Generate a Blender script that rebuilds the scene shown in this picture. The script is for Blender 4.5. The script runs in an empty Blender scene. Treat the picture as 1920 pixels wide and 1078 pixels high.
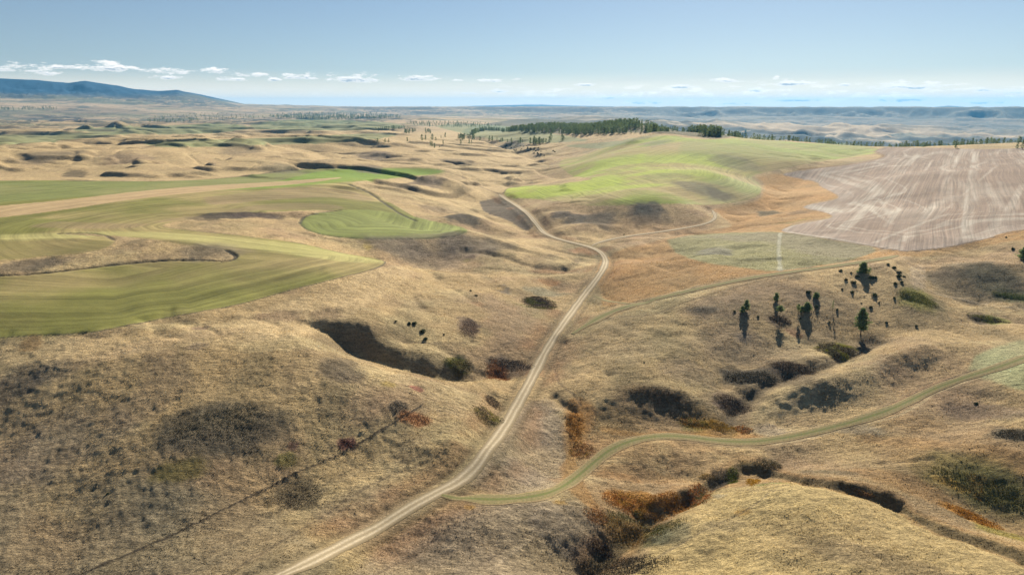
import bpy, bmesh, math, random
import numpy as np
from mathutils import Vector
random.seed(7)
C = bpy.context.scene.collection
rad = math.radians

# ------------------------------------------------------------------ camera, sky, sun, exposure
CAM_H = 100.0
F_PX = 1321.0                      # focal length in pixels of the 1920 px wide photograph
PITCH = math.atan(339.0 / F_PX)    # looking down, horizon in the upper fifth
cam_d = bpy.data.cameras.new("camera")
cam = bpy.data.objects.new("camera", cam_d)
C.objects.link(cam)
cam_d.sensor_width = 36.0
cam_d.lens = 36.0 * F_PX / 1920.0
cam_d.clip_start = 1.0
cam_d.clip_end = 250000.0
cam.location = (0, 0, CAM_H)
cam.rotation_euler = (math.pi / 2 - PITCH, 0, 0)
bpy.context.scene.camera = cam

SUN_AZ = 19.0      # degrees to the right of the viewing direction
SUN_EL = 28.5
world = bpy.data.worlds.new("World")
bpy.context.scene.world = world
world.use_nodes = True
wn, wl = world.node_tree.nodes, world.node_tree.links
wn.clear()
w_out = wn.new("ShaderNodeOutputWorld")
w_bg = wn.new("ShaderNodeBackground")
sky = wn.new("ShaderNodeTexSky")
sky.sky_type = 'NISHITA'
sky.sun_disc = False
sky.sun_elevation = rad(SUN_EL)
sky.sun_rotation = rad(SUN_AZ)
sky.altitude = 1200
sky.air_density = 1.0
sky.dust_density = 0.35
sky.ozone_density = 1.6
w_bg.inputs["Strength"].default_value = 0.048

sun_d = bpy.data.lights.new("sun", 'SUN')
sun_d.energy = 5.0
sun_d.angle = rad(0.5)
sun_d.color = (1.0, 0.91, 0.75)
sun = bpy.data.objects.new("sun", sun_d)
C.objects.link(sun)
sd = Vector((math.sin(rad(SUN_AZ)) * math.cos(rad(SUN_EL)), math.cos(rad(SUN_AZ)) * math.cos(rad(SUN_EL)), math.sin(rad(SUN_EL))))
sun.rotation_euler = sd.to_track_quat('Z', 'Y').to_euler()
sun.location = (0, 0, 3000)
vs = bpy.context.scene.view_settings
vs.view_transform = 'Standard'
vs.look = 'None'
vs.gamma = 1.0
vs.use_curve_mapping = False
vs.exposure = 1.07
cy = bpy.context.scene.cycles
cy.max_bounces = 4
cy.diffuse_bounces = 2
cy.transparent_max_bounces = 8
cy.volume_bounces = 0
cy.use_denoising = True

# ------------------------------------------------------------------ numeric helpers
def ray(u, v):
    """horizontal azimuth tangent pieces of the sight line through a photograph pixel"""
    x = (np.asarray(u, float) - 960.0) / F_PX
    y = (539.0 - np.asarray(v, float)) / F_PX
    cp, sp = math.cos(PITCH), math.sin(PITCH)
    return x, cp + y * sp, y * cp - sp          # right, forward, up
def W(u, v, z):
    x, f, w = ray(u, v)
    t = (z - CAM_H) / w
    return x * t, f * t
def far_pt(u, r, z):
    x, f, w = ray(u, 200)
    a = math.atan2(x, f)
    return r * math.sin(a), r * math.cos(a), z
def hash2(ix, iy, seed):
    h = (ix.astype(np.int64) * 374761393 + iy.astype(np.int64) * 668265263 + seed * 974634777) & 0xFFFFFFFF
    h = ((h ^ (h >> 13)) * 1274126177) & 0xFFFFFFFF
    return ((h ^ (h >> 16)) & 0xFFFF).astype(np.float32) / 65535.0
def vnoise(x, y, seed=0):
    x = np.asarray(x, np.float64); y = np.asarray(y, np.float64)
    ix, iy = np.floor(x), np.floor(y)
    fx, fy = (x - ix).astype(np.float32), (y - iy).astype(np.float32)
    ix, iy = ix.astype(np.int64), iy.astype(np.int64)
    sx = fx * fx * fx * (fx * (fx * 6 - 15) + 10); sy = fy * fy * fy * (fy * (fy * 6 - 15) + 10)
    a = hash2(ix, iy, seed); b = hash2(ix + 1, iy, seed); c = hash2(ix, iy + 1, seed); d = hash2(ix + 1, iy + 1, seed)
    return (a + (b - a) * sx + (c - a) * sy + (a - b - c + d) * sx * sy) * 2 - 1
def fbm(x, y, octs=4, seed=0, gain=0.5, lac=2.03):
    s = 0; a = 1.0; t = 0
    for o in range(octs):
        s = s + a * vnoise(x, y, seed + o * 17); t += a
        x, y = (x * 0.8 - y * 0.6) * lac + 3.7, (x * 0.6 + y * 0.8) * lac + 1.3
        a *= gain
    return s / t
def ridged(x, y, octs=4, seed=0):
    s = 0; a = 1.0; t = 0
    for o in range(octs):
        n = 1 - np.abs(vnoise(x, y, seed + o * 17)); s = s + a * n * n; t += a
        x, y = (x * 0.8 - y * 0.6) * 2.05 + 3.7, (x * 0.6 + y * 0.8) * 2.05 + 1.3
        a *= 0.5
    return s / t
def sstep(a, b, x):
    t = np.clip((x - a) / (b - a), 0, 1)
    return t * t * (3 - 2 * t)

# ------------------------------------------------------------------ the lie of the land: (pixel u, pixel v, height) of known ground
CTRL = """
560 1060 6|850 900 3|960 780 1|1040 650 2|1135 480 3|1030 440 3|950 370 5|1000 340 8|1040 310 14|1060 292 20
100 690 16|300 655 20|550 645 20|640 655 18|740 700 12|850 745 8|930 800 3
0 800 7|300 1070 -.5|0 1070 -1.5|300 850 9|500 780 12|150 850 7|700 850 5|500 920 3|-150 900 2|-150 700 12|400 720 16|150 960 2
300 600 21|500 570 20|100 640 18|0 600 21|300 530 24|600 480 23|720 492 19|800 520 14|900 560 9|1000 600 4|560 600 19
620 588 18|700 595 16|745 622 12|790 658 8|840 684 5
1240 960 -3|1290 930 -1|1400 907 1|1500 905 2|1600 925 2|1700 960 1|1800 990 1|1920 1025 2|1500 1000 4|1700 1070 4|1900 1078 4|1300 1060 1|1250 1078 -1|1500 1078 3
1050 950 -3|1150 960 -6|1250 900 -5|1000 1060 -4|1100 1070 -7|850 1000 -1|700 1060 1|1000 850 0|1000 910 -2
1180 760 1|1230 722 4|1290 745 2.5|1130 800 -1.5|1230 803 -3|1330 800 -2|1180 820 -3|1280 818 -3.6
1360 830 -4|1450 825 -3|1600 790 .5|1750 730 6|1830 705 9.5
1500 850 -3|1600 860 -1|1700 880 1|1800 830 4|1900 800 7|1900 900 2|1750 780 3|1900 740 9|1860 960 -2|2050 800 10|2050 950 2
1440 720 3|1400 790 -1|1500 700 6|1550 740 4|1600 680 9|1700 650 12|1800 640 13|1920 610 14|1650 760 4|1500 780 0|1850 670 12|1920 680 12|2050 650 14
1070 640 3|1050 700 2|1100 720 3|1200 700 5|1150 620 7|1250 600 10.5|1300 560 14|1400 530 17.5|1500 510 20.5|1600 495 23|1640 490 24
1350 620 10|1450 600 12.5|1550 580 14.5|1620 600 12.5|1620 630 9|1500 650 7|1400 680 4|1300 700 4|1350 720 1.5|1300 660 7
1700 560 18|1760 590 14|1800 610 12|1690 500 23|1745 530 16|1760 560 13|1800 470 25|1920 450 29|1920 490 25.5|1920 530 20.5|1900 575 15.5|1810 570 14.5|1840 600 13|2050 560 18|2050 480 28
1150 540 6|1160 490 5|1200 445 8|1200 500 10|1300 500 14|1350 480 16|1400 435 12|1450 470 18|1600 470 21
1500 430 18|1700 465 24|1600 400 23|1800 400 31|1560 372 20|1500 330 23|1700 330 35|1920 330 42|1650 282 38|1800 275 46|1920 272 48|2100 272 50|2050 400 36
1450 350 17|1430 400 12|1500 400 14|1380 380 13|1350 410 10|1520 355 18
1000 420 4|1050 440 4|1150 450 5|1300 430 7|1250 400 13|1210 383 19|1100 400 11|1050 387 14|1000 377 9|1080 375 17|1300 382 18|1340 392 12
960 366 7|1000 350 12|1100 350 20|1200 350 25|1300 360 22|1400 370 16|1350 330 30|1100 310 26|1150 290 36|1200 270 46|1250 252 56|1300 262 54|1400 262 50|1500 268 45|1600 276 40|1500 300 36|1400 300 38|1600 292 36
1100 262 38|1150 240 56|1020 240 44|1230 240 56|1340 258 50|870 258 18|960 262 22|860 240 15|1050 268 28
780 262 24|700 300 20|600 290 24|800 330 14|860 350 10|900 330 10|950 300 15|850 290 20|1000 312 11|970 290 16|1030 285 20
750 360 20|800 400 14|700 340 23|870 380 7|870 420 8|920 440 6|820 380 15|920 400 5|960 425 4|700 370 22|750 400 19|780 430 14
650 420 22|750 425 18|860 432 12|580 400 25|600 380 27
700 452 18|780 462 13|880 447 14|950 467 9|1060 490 5|780 480 9|660 465 17
900 520 9|1000 540 5|1060 560 3|900 600 7|980 640 3|850 640 7|750 560 15|680 540 19|950 680 1
0 540 24|200 520 24|400 520 24|600 510 23|450 470 28|250 460 31|100 480 29|0 460 31|300 440 31|500 440 27|0 400 34|200 400 33|400 400 30|0 350 36|300 360 33|550 340 30|800 320 19|600 360 28|-200 350 36|-200 480 28|-200 600 18
0 330 33|300 325 31|500 322 28|0 296 42|150 290 41|250 286 45|400 291 39|450 281 41|550 285 35|600 276 33|680 290 26|700 320 22|-200 290 44
100 272 24|0 262 22|300 266 24|500 262 20|600 257 18|0 250 20|300 250 15|500 245 12|700 240 12|0 235 20|300 232 20|600 230 10|780 245 15|-200 250 20
1150 226 -10|900 228 10
"""
FARC = [(0,6500,35),(300,6500,20),(600,8000,5),(900,8000,-10),(1200,9000,-60),(1500,9500,-105),(1800,9500,-150),(0,9000,165),(300,9000,130),(500,10500,85),
 (700,12500,65),(850,14000,35),(1000,15000,-20),(1300,15000,-130),(1600,15000,-150),(1900,15000,-160),(0,30000,150),(500,30000,0),(960,30000,-60),(1400,30000,-230),(1900,30000,-230),
 (-400,7000,60),(-400,9500,170),(2300,9000,-140),(2300,15000,-160)]
for u_, zs in ((1320, (30, -30, -80, -70, -45, -30)), (1450, (20, -50, -105, -95, -62, -50)), (1600, (10, -60, -112, -105, -80, -85)), (1760, (10, -65, -115, -110, -90, -100)), (1920, (10, -70, -120, -115, -100, -115)), (2150, (10, -70, -120, -115, -100, -115))):
    FARC += [(u_, r_, z_) for r_, z_ in zip((1500, 2200, 3200, 4500, 6000, 7600), zs)]
cp = []
for tok in CTRL.replace("\n", "|").split("|"):
    if tok.strip():
        u, v, z = map(float, tok.split())
        x, y = W(u, v, z); cp.append((x, y, z))
cp += [far_pt(*c) for c in FARC]
for a in (-60, -30, 0, 30, 60):
    cp.append((50 * math.sin(rad(a)), 50 * math.cos(rad(a)), 0))
cp = np.array(cp)
def lr(x, y):
    return np.arctan2(x, y), np.log(np.hypot(x, y))
cA, cL = lr(cp[:, 0], cp[:, 1])
def tpsK(d2):
    return 0.5 * d2 * np.log(d2 + 1e-9)
n = len(cp)
K = tpsK((cA[:, None] - cA) ** 2 + (cL[:, None] - cL) ** 2) + np.eye(n) * 2e-5
Pm = np.stack([np.ones(n), cA, cL], 1)
M = np.block([[K, Pm], [Pm.T, np.zeros((3, 3))]])
# solve for height scaled by 1/sqrt(range) so far relief does not swamp near relief
sol = np.linalg.solve(M, np.concatenate([cp[:, 2], np.zeros(3)]))

# ------------------------------------------------------------------ grid (azimuth, log range)
Q = globals().get("QUALITY", 1.0)
AZ = np.radians(np.linspace(-60, 60, int(1320 * Q)))
LR = np.concatenate([np.linspace(math.log(18), math.log(112), int(80 * Q), endpoint=False),
                     np.linspace(math.log(112), math.log(3000), int(900 * Q), endpoint=False),
                     np.linspace(math.log(3000), math.log(31500), int(310 * Q))])
NA, NL = len(AZ), len(LR)
GA, GL = np.meshgrid(AZ, LR)          # rows = range, columns = azimuth
GR = np.exp(GL)
GX, GY = GR * np.sin(GA), GR * np.cos(GA)
H = np.full(GA.shape, sol[n], np.float32) + sol[n + 1] * GA + sol[n + 2] * GL
a32, l32 = GA.astype(np.float32), GL.astype(np.float32)
for k in range(n):
    d2 = (a32 - np.float32(cA[k])) ** 2 + (l32 - np.float32(cL[k])) ** 2
    H += np.float32(sol[k]) * 0.5 * d2 * np.log(d2 + np.float32(1e-9))
H = H.astype(np.float64)
if True:
    far = sstep(3500, 9000, GR)

def seg_dist(poly, vals, box=None, ext=60.0, closed=False):
    """distance, signed side (+ = right of travel) and interpolated value along a world polyline, only near it"""
    poly = np.asarray(poly, float); vals = np.asarray(vals, float)
    a, l = lr(poly[:, 0], poly[:, 1])
    rmin = np.hypot(poly[:, 0], poly[:, 1]).min()
    ea = ext / rmin
    i0, i1 = np.searchsorted(AZ, a.min() - ea), np.searchsorted(AZ, a.max() + ea)
    j0, j1 = np.searchsorted(LR, l.min() - ea), np.searchsorted(LR, l.max() + ea)
    sl = (slice(max(j0, 0), max(j1, 1)), slice(max(i0, 0), max(i1, 1)))
    X, Y = GX[sl].astype(np.float32), GY[sl].astype(np.float32)
    D = np.full(X.shape, 1e9, np.float32); S = np.zeros_like(D); V = np.zeros_like(D); T = np.zeros_like(D)
    acc = 0.0
    for k in range(len(poly) - 1):
        ax, ay = poly[k]; bx, by = poly[k + 1]
        dx, dy = bx - ax, by - ay; L2 = dx * dx + dy * dy
        if L2 < 1e-9: continue
        t = np.clip(((X - ax) * dx + (Y - ay) * dy) / L2, 0, 1)
        qx, qy = X - (ax + t * dx), Y - (ay + t * dy)
        d = np.sqrt(qx * qx + qy * qy)
        m = d < D
        D[m] = d[m]; V[m] = (vals[k] + (vals[k + 1] - vals[k]) * t)[m]
        S[m] = np.sign(dx * (Y - ay) - dy * (X - ax))[m]
        T[m] = (acc + t * math.sqrt(L2))[m]
        acc += math.sqrt(L2)
    return sl, D, S, V, T
def smin(a, b, k):
    h = np.clip(0.5 + 0.5 * (b - a) / k, 0, 1)
    return b + (a - b) * h - k * h * (1 - h)
def smax(a, b, k):
    return -smin(-a, -b, k)
def pix_line(s):
    out = []
    for tok in s.split("|"):
        u, v, z = map(float, tok.split()); x, y = W(u, v, z); out.append((x, y, z))
    out = np.array(out)
    return smooth_line(out)
def smooth_line(p, per=6):
    p = np.asarray(p, float)
    if len(p) < 3: return p
    q = np.vstack([2 * p[0] - p[1], p, 2 * p[-1] - p[-2]]); out = []
    for i in range(1, len(q) - 2):
        for t in np.linspace(0, 1, per, endpoint=False):
            out.append(0.5 * (2 * q[i] + (q[i + 1] - q[i - 1]) * t + (2 * q[i - 1] - 5 * q[i] + 4 * q[i + 1] - q[i + 2]) * t * t + (3 * q[i] - q[i - 1] - 3 * q[i + 1] + q[i + 2]) * t ** 3))
    out.append(p[-1]); return np.array(out)
# valleys: (line, slope of the side to the left of travel, right side, softness).  Travelling left to right, the left side is the far side.
GULLIES = [
 ("575 603 18|640 640 12|700 668 8|780 692 4|850 706 1|900 706 1", .52, .38, 2.2),
 ("690 466 15.5|760 480 12|810 492 9.5|900 500 7|985 508 4.6|1050 505 3.2", .5, .2, .8),
 ("1730 610 12|1640 640 9|1560 690 5|1450 722 2|1380 762 -1|1345 812 -4", .33, .3, 2.0),
 ("1060 850 -4|1120 920 -5.5|1190 960 -6.5|1180 1020 -7.5|1080 1078 -8", .25, .25, 2),
 ("1440 884 -4|1360 895 -4.6|1290 935 -5.5|1200 970 -6.5", .35, .4, 1.2),
 ("-120 760 8|-20 715 13|50 690 15|130 662 18", .5, .4, 1.0),
 ("850 378 6.5|885 392 5|920 410 4|965 430 3.4", .5, .3, .7),
 ("1000 322 10.5|1040 332 9.5|1075 340 9.3", .5, .3, .6),
 ("1350 400 9.5|1385 412 9|1420 402 10|1450 385 12|1500 376 14", .3, .3, 1.0),
 ("1135 800 -2|1200 812 -3.2|1280 818 -4|1340 828 -4.4|1420 840 -4.5", .4, .2, .8),
 ("1660 610 12|1760 600 12.5|1850 598 12.8|1990 600 13", .2, .25, 2.0),
 ("880 262 12|940 280 10|990 296 10|1030 312 10.5", .45, .3, 3.0),
 ("620 300 26|560 320 28|470 318 30|430 300 36", .25, .25, 2.0),
]
# sharper crests: (line, slope left/far side, right/near side, softness)
RIDGES = [
 ("1190 752 2.6|1230 722 4.4|1290 738 3.2|1320 760 1.5", .25, .27, 2),
 ("700 455 18|770 452 16|880 436 16.5|960 458 10.5|1040 480 7", .2, .36, 2.0),
 ("560 268 34|620 262 31", .1, .5, 3),
 ("835 408 14.5|870 400 14.5|920 412 11.5", .2, .40, 2.0),
 ("770 342 20|810 336 20|850 345 17", .15, .33, 1.6),
 ("1035 398 13|1065 396 14|1090 398 13", .2, .36, 2),
 ("1160 390 16.5|1215 384 19|1270 392 16", .2, .37, 2.2),
 ("1060 420 9.5|1110 414 11|1160 420 8.5", .2, .34, 2),
 ("0 452 32|120 448 32|260 456 31|350 452 31|430 482 27", .12, .25, 1.2),
 ("300 405 32|420 400 31|560 398 28", .12, .28, 1.2),
 ("1190 264 50|1235 252 57|1280 258 54", .08, .16, 3),
 ("150 272 34|200 264 35|290 262 35", .12, .62, 1.0),
 ("300 262 31|330 261 32|370 263 30", .12, .55, 1.0),
 ("430 262 26|460 258 28|500 262 26", .12, .5, 1.0),
 ("60 223 22|110 218 30|160 222 22", .06, .34, 4.0),
 ("165 243 28|195 240 30|215 243 28", .1, .45, 1.5),
 ("220 236 36|260 232 38|310 235 34", .1, .45, 1.5),
 ("1650 495 24|1690 520 22.5|1730 560 18.5|1790 600 13", .3, .2, 2.0),
 ("1800 498 24.5|1850 495 25|1940 500 25.5", .15, .3, 2.5),
]
for s, sf, sn, k in GULLIES:
    p = pix_line(s)
    sl, D, S, V, T = seg_dist(p[:, :2], p[:, 2], ext=90)
    wob = 1 + 0.25 * fbm(GX[sl] / 14, GY[sl] / 14, 2, 5)
    H[sl] = smin(H[sl], V + D * np.where(S > 0, sf, sn) * wob + np.maximum(D - 45, 0) * 2, k)
for s, sf, sn, k in RIDGES:
    p = pix_line(s)
    sl, D, S, V, T = seg_dist(p[:, :2], p[:, 2], ext=110)
    wob = 1 + 0.3 * fbm(GX[sl] / 25, GY[sl] / 25, 2, 9)
    H[sl] = smax(H[sl], V - D * np.where(S > 0, sf, sn) * wob - 0.004 * D * D, k)

CUTS = [('1930 1050|1830 1014|1750 988|1675 946|1600 918|1520 903|1430 890|1395 885|1340 905|1290 938|1230 975|1180 1012|1120 1060|1090 1090', 1.7, 3.2), ('1640 642|1590 668|1530 690|1460 715|1410 745|1378 775|1350 808', 1.5, 4.0), ('560 605|620 620|680 650|740 680|800 700|850 706', .9, 3.0),
        ('1075 850|1068 880|1085 930|1110 960', 1.0, 2.5), ('870 470|940 480|1000 500|1060 505|1090 485', 1.3, 3.5), ('760 640|820 650|880 690', .8, 2.5), ('1700 720|1760 740|1850 745|1930 760', 1.2, 4.0), ('1140 700|1110 730|1085 765', .9, 2.2),
        ('1395 883|1430 887|1520 900|1600 915|1640 928|1675 944', 1.6, 2.0), ('1675 944|1750 986|1830 1012|1930 1045', 1.0, 2.5), ('860 704|880 700|930 703', .8, 2.5), ('930 700|960 712|985 708', 1.0, 2.0),
        ('1290 838|1330 842|1400 850|1450 856|1500 852', 1.2, 1.6), ('1040 744|1060 764|1078 772', 1.2, 1.8), ('1640 868|1700 864|1750 860', .6, 1.2), ('925 740|940 746|965 745', 1.0, 1.6)]
def quick_poly(s):
    q = [tuple(map(float, t.split())) for t in s.split('|')]; pts = np.array([W(u, v, z) for u, v, z in q]); a_, l_ = lr(pts[:, 0], pts[:, 1])
    m = np.zeros(GA.shape, bool)
    for i in range(len(q)):
        j = (i + 1) % len(q)
        m ^= ((l_[i] > GL) != (l_[j] > GL)) & (GA < (a_[j] - a_[i]) * (GL - l_[i]) / (l_[j] - l_[i] + 1e-12) + a_[i])
    m = m.astype(np.float32)
    for _ in range(12): m[1:-1, 1:-1] = (m[1:-1, 1:-1] * 2 + m[:-2, 1:-1] + m[2:, 1:-1] + m[1:-1, :-2] + m[1:-1, 2:]) / 6
    return m
CREASE = 1 - np.clip(quick_poly("-250 330 34|560 318 30|830 312 20|840 330 18|700 345 22|880 430 10|860 452 10|640 450 22|725 492 19|200 620 20|-250 650 15") + quick_poly("1500 430 18|1480 340 24|1650 280 38|2200 270 50|2200 420 36|1700 470 24") + .75 * quick_poly("940 365 8|1050 330 14|1250 250 56|1650 275 40|1430 330 20|1430 375 14|1200 388 18"), 0, 1)
CREASE *= 1 - .8 * np.clip(quick_poly('-250 630 18|300 650 18|600 645 18|860 760 5|560 1078 5|-250 1078 0'), 0, 1)
# eroded, rolling relief: knolls with warped coordinates, growing with distance
wx = GX + 25 * fbm(GX / 120, GY / 120, 2, 31); wy = GY + 25 * fbm(GX / 120, GY / 120, 2, 37)
mid = sstep(500, 1000, GR)
H += (1 - mid) * 1.0 * fbm(wx / 45, wy / 45, 3, 3)
cr_ = np.abs(fbm(wx / 75 + 3.3, wy / 75, 3, 43)); cr2 = np.abs(fbm(wx / 34, wy / 50 + 8, 2, 47))
H -= sstep(130, 200, GR) * (1 - sstep(1000, 1600, GR)) * ((1.0 + 1.1 * sstep(300, 450, GR)) * np.exp(-(cr_ / .075) ** 2) + .45 * np.exp(-(cr2 / .08) ** 2)) * (.6 + .6 * vnoise(GX / 60, GY / 60, 48)).clip(.1, 1) * CREASE
lwt = .35 + .75 * sstep(-0.05, -0.25, GA)
H += mid * (1 - far) * (2.5 * fbm(wx / 130, wy / 130, 3, 13) + 1.0 * fbm(wx / 40, wy / 40, 2, 14)) * lwt
def box(a, kj, ki):
    for ax_, k in ((0, kj), (1, ki)):
        p_ = np.concatenate([np.repeat(np.take(a, [0], ax_), k + 1, ax_), a, np.repeat(np.take(a, [-1], ax_), k, ax_)], ax_); c_ = np.cumsum(p_, ax_)
        a = (np.take(c_, range(2 * k + 1, c_.shape[ax_]), ax_) - np.take(c_, range(0, c_.shape[ax_] - 2 * k - 1), ax_)) / (2 * k + 1)
    return a
Hs = box(box(H, 45, 60), 35, 45)
H += .55 * (H - Hs) * sstep(125, 170, GR) * (1 - sstep(1100, 1800, GR)) * (1 - .55 * (1 - CREASE).clip(0, 1))
KEEP = 1 - .88 * quick_poly('540 570 19|640 560 19|780 590 13|920 670 5|920 730 0|780 735 0|640 700 6|540 630 15')
for it_ in range(5):        # steep banks slump to a natural angle
    sy_ = np.gradient(H, axis=0) / np.gradient(GR, axis=0); sx_ = np.gradient(H, axis=1) / (GR * (AZ[1] - AZ[0]))
    m_ = box(sstep(.27, .46, np.hypot(sx_, sy_)) * KEEP, 5, 7) * (1 - sstep(1200, 1700, GR))
    H += m_.clip(0, 1) * (box(H, 7, 10) - H)
# knolls with a steep shoulder
kn = fbm(wx / 170, wy / 110, 3, 19)
H += sstep(900, 1250, GR) * (1 - sstep(5000, 8000, GR)) * (sstep(-.06, .2, kn) * 7 + sstep(.2, .38, kn) * 6) * (1 - sstep(-.2, -.08, GA)) * (.6 + .4 * sstep(1500, 2500, GR))
kn = fbm(wx / 95, wy / 70, 3, 23)
H += sstep(560, 760, GR) * (1 - sstep(1500, 2200, GR)) * sstep(.05, .28, kn) * 4.5 * (1 - sstep(.02, .12, GA)) * (1 - sstep(-.24, -.34, GA) * (1 - sstep(700, 850, GR)))
# far, dissected country
lft = 1 - sstep(-0.15, 0.2, GA)
rgt = sstep(-0.02, 0.22, GA)
f1 = sstep(1500, 3200, GR) * (1 - sstep(12000, 26000, GR))
fwx = GX + 220 * fbm(GX / 900, GY / 900, 2, 51); fwy = GY + 220 * fbm(GX / 900, GY / 900, 2, 57)
rv = ridged(fwx / 1500, fwy / 1500, 4, 61)
H += f1 * lft * (9 * fbm(fwx / 330, fwy / 330, 3, 63) + 46 * (rv - .5) * sstep(2800, 5500, GR))
H += f1 * (1 - lft) * (1 - rgt) * 26 * (rv - .5) * sstep(2500, 5000, GR)
H += f1 * rgt * (165 * (rv - .62) * sstep(2400, 4500, GR) * (1 - .6 * sstep(7000, 9500, GR)) + 48 * (ridged(fwx / 420, fwy / 420, 3, 66) - .5) * sstep(2200, 3500, GR))
H += 40 * sstep(9000, 18000, GR) * fbm(GX / 4000, GY / 4000, 3, 71) * (1 - .5 * sstep(.1, .3, GA))

def range_profile(skyline, R, w_near, w_far, seed, cell, carve):
    """a mountain range standing at range R whose crest follows the given skyline"""
    sky_a, sky_z = [], []
    for u, v in skyline:
        x, f, w = ray(u, v); sky_a.append(math.atan2(x, f)); sky_z.append(CAM_H + R * w / math.hypot(x, f))
    crest = np.interp(GA, sky_a, sky_z, left=sky_z[0], right=sky_z[-1])
    edge = sstep(sky_a[0] - .02, sky_a[0] + .001, GA) if skyline[0][0] > 0 else 1.0
    base = H
    wob = 1 + .22 * fbm(GA * R / 5000, GL * 3, 2, seed)
    d = (GR - R * (1 + .02 * fbm(GA * 14, GA * 3, 2, seed + 1)))
    t = np.where(d < 0, -d / (w_near * wob), d / w_far)
    prof = np.clip(1 - t, 0, 1)
    rgd = ridged(GX / cell + .3 * fbm(GX / cell, GY / cell, 2, seed + 3), GY / cell, 4, seed + 2)
    h = base + (crest - base) * prof ** 1.15 * edge - (crest - base).clip(0) * carve * (1 - rgd) * np.clip(prof * 2, 0, 1) * np.clip((1 - prof) * 6, 0, 1)
    return np.where(prof > 0, np.maximum(h, base), base)
# left range, distant left shoulder, far right ranges
H = range_profile([(-400, 160), (-200, 152), (0, 146), (60, 149), (125, 155), (160, 151), (200, 157), (250, 166), (300, 171), (332, 168), (365, 177), (400, 186), (430, 194), (452, 200)],
                  11000, 2600, 3000, 81, 520, .5)
H = range_profile([(240, 200), (300, 182), (350, 173), (380, 178), (420, 187), (470, 198), (520, 201), (560, 201), (575, 199), (640, 201), (700, 204), (760, 207)], 15500, 3000, 4000, 85, 1200, .25)
H = range_profile([(1040, 216), (1140, 216), (1300, 221), (1440, 219), (1530, 217), (1640, 221), (1720, 224), (1790, 221), (1850, 223), (1960, 224), (2200, 222)], 9800, 1500, 2500, 99, 800, .3)
H = range_profile([(700, 205), (760, 203), (850, 200), (960, 197), (1000, 196), (1070, 198), (1150, 200), (1200, 204), (1300, 208), (1380, 207), (1440, 202), (1475, 204), (1510, 200),
                   (1560, 203), (1610, 202), (1650, 200), (1700, 205), (1740, 202), (1780, 198), (1820, 201), (1850, 207), (1880, 204), (1912, 201), (2000, 206), (2300, 202)], 24000, 3800, 4500, 91, 2200, .2)
H = H.astype(np.float64)

def ground(x, y):
    """height of the land at world points, read off the terrain grid"""
    a, l = lr(np.asarray(x, float), np.asarray(y, float))
    fi = np.clip((a - AZ[0]) / (AZ[1] - AZ[0]), 0, NA - 1.001)
    fj = np.clip(np.interp(l, LR, np.arange(NL)), 0, NL - 1.001)
    i, j = fi.astype(int), fj.astype(int); s, t = fi - i, fj - j
    return H[j, i] * (1 - s) * (1 - t) + H[j, i + 1] * s * (1 - t) + H[j + 1, i] * (1 - s) * t + H[j + 1, i + 1] * s * t

def land(us, vs_, rmin=90, rmax=30000):
    """first point of the land met by the sight line through a photograph pixel"""
    us = np.atleast_1d(np.asarray(us, float)); vs_ = np.atleast_1d(np.asarray(vs_, float))
    x, f, w = ray(us, vs_)
    hyp = np.hypot(x, f); a = np.arctan2(x, f); el = w / hyp
    jj = np.arange(np.searchsorted(LR, math.log(rmin)), np.searchsorted(LR, math.log(rmax)))
    fi = np.clip((a - AZ[0]) / (AZ[1] - AZ[0]), 0, NA - 1.001); i = fi.astype(int); s = fi - i
    R = np.exp(LR[jj])
    hh = H[jj][:, i] * (1 - s) + H[jj][:, i + 1] * s          # rows x points
    below = (CAM_H + R[:, None] * el) - hh
    neg = below <= 0
    first = np.where(neg.any(0), neg.argmax(0), len(jj) - 1)
    p = np.maximum(first - 1, 0); ar = np.arange(len(us))
    b0, b1 = below[p, ar], below[first, ar]
    t = np.clip(b0 / np.where(np.abs(b0 - b1) < 1e-9, 1, b0 - b1), 0, 1)
    r = R[p] + (R[first] - R[p]) * t
    return np.stack([r * np.sin(a), r * np.cos(a)], 1)
def parse(s):
    return np.array([[float(c) for c in t.split()] for t in s.replace("\n", "").split("|") if t.strip()])
def land_line(s, step=10, smooth=True):
    q = parse(s)
    if smooth and len(q) > 2: q = smooth_line(q, 5)
    out = []
    for a, b in zip(q[:-1], q[1:]):
        m = max(1, int(np.hypot(*(b - a)) / step))
        out += [a + (b - a) * k / m for k in range(m)]
    out.append(q[-1]); out = np.array(out)
    return land(out[:, 0], out[:, 1])

# ------------------------------------------------------------------ zones on the land, filled row by row in the terrain grid
def fill(world_poly, jitter=0.0, soft=1.0):
    a, l = lr(world_poly[:, 0], world_poly[:, 1])
    fi = (a - AZ[0]) / (AZ[1] - AZ[0]); fj = np.interp(l, LR, np.arange(NL))
    cnt = np.zeros((NL, NA + 2), np.int32)
    n = len(fi)
    for k in range(n):
        x0, y0, x1, y1 = fi[k], fj[k], fi[(k + 1) % n], fj[(k + 1) % n]
        if y0 > y1: x0, y0, x1, y1 = x1, y1, x0, y0
        js = np.arange(math.ceil(y0), math.ceil(y1))
        if len(js) == 0: continue
        xs = x0 + (x1 - x0) * (js - y0) / (y1 - y0)
        np.add.at(cnt, (js, np.clip(np.ceil(xs).astype(int), 0, NA + 1)), 1)
    m = (np.cumsum(cnt, 1) % 2)[:, :NA].astype(np.float32)
    for _ in range(int(soft)):
        m[1:-1, 1:-1] = (m[1:-1, 1:-1] * 4 + m[:-2, 1:-1] + m[2:, 1:-1] + m[1:-1, :-2] + m[1:-1, 2:]) / 8
    return m
def zone(s, soft=1):
    return fill(land_line(s + "|" + s.split("|")[0], 12), soft=soft)

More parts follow.
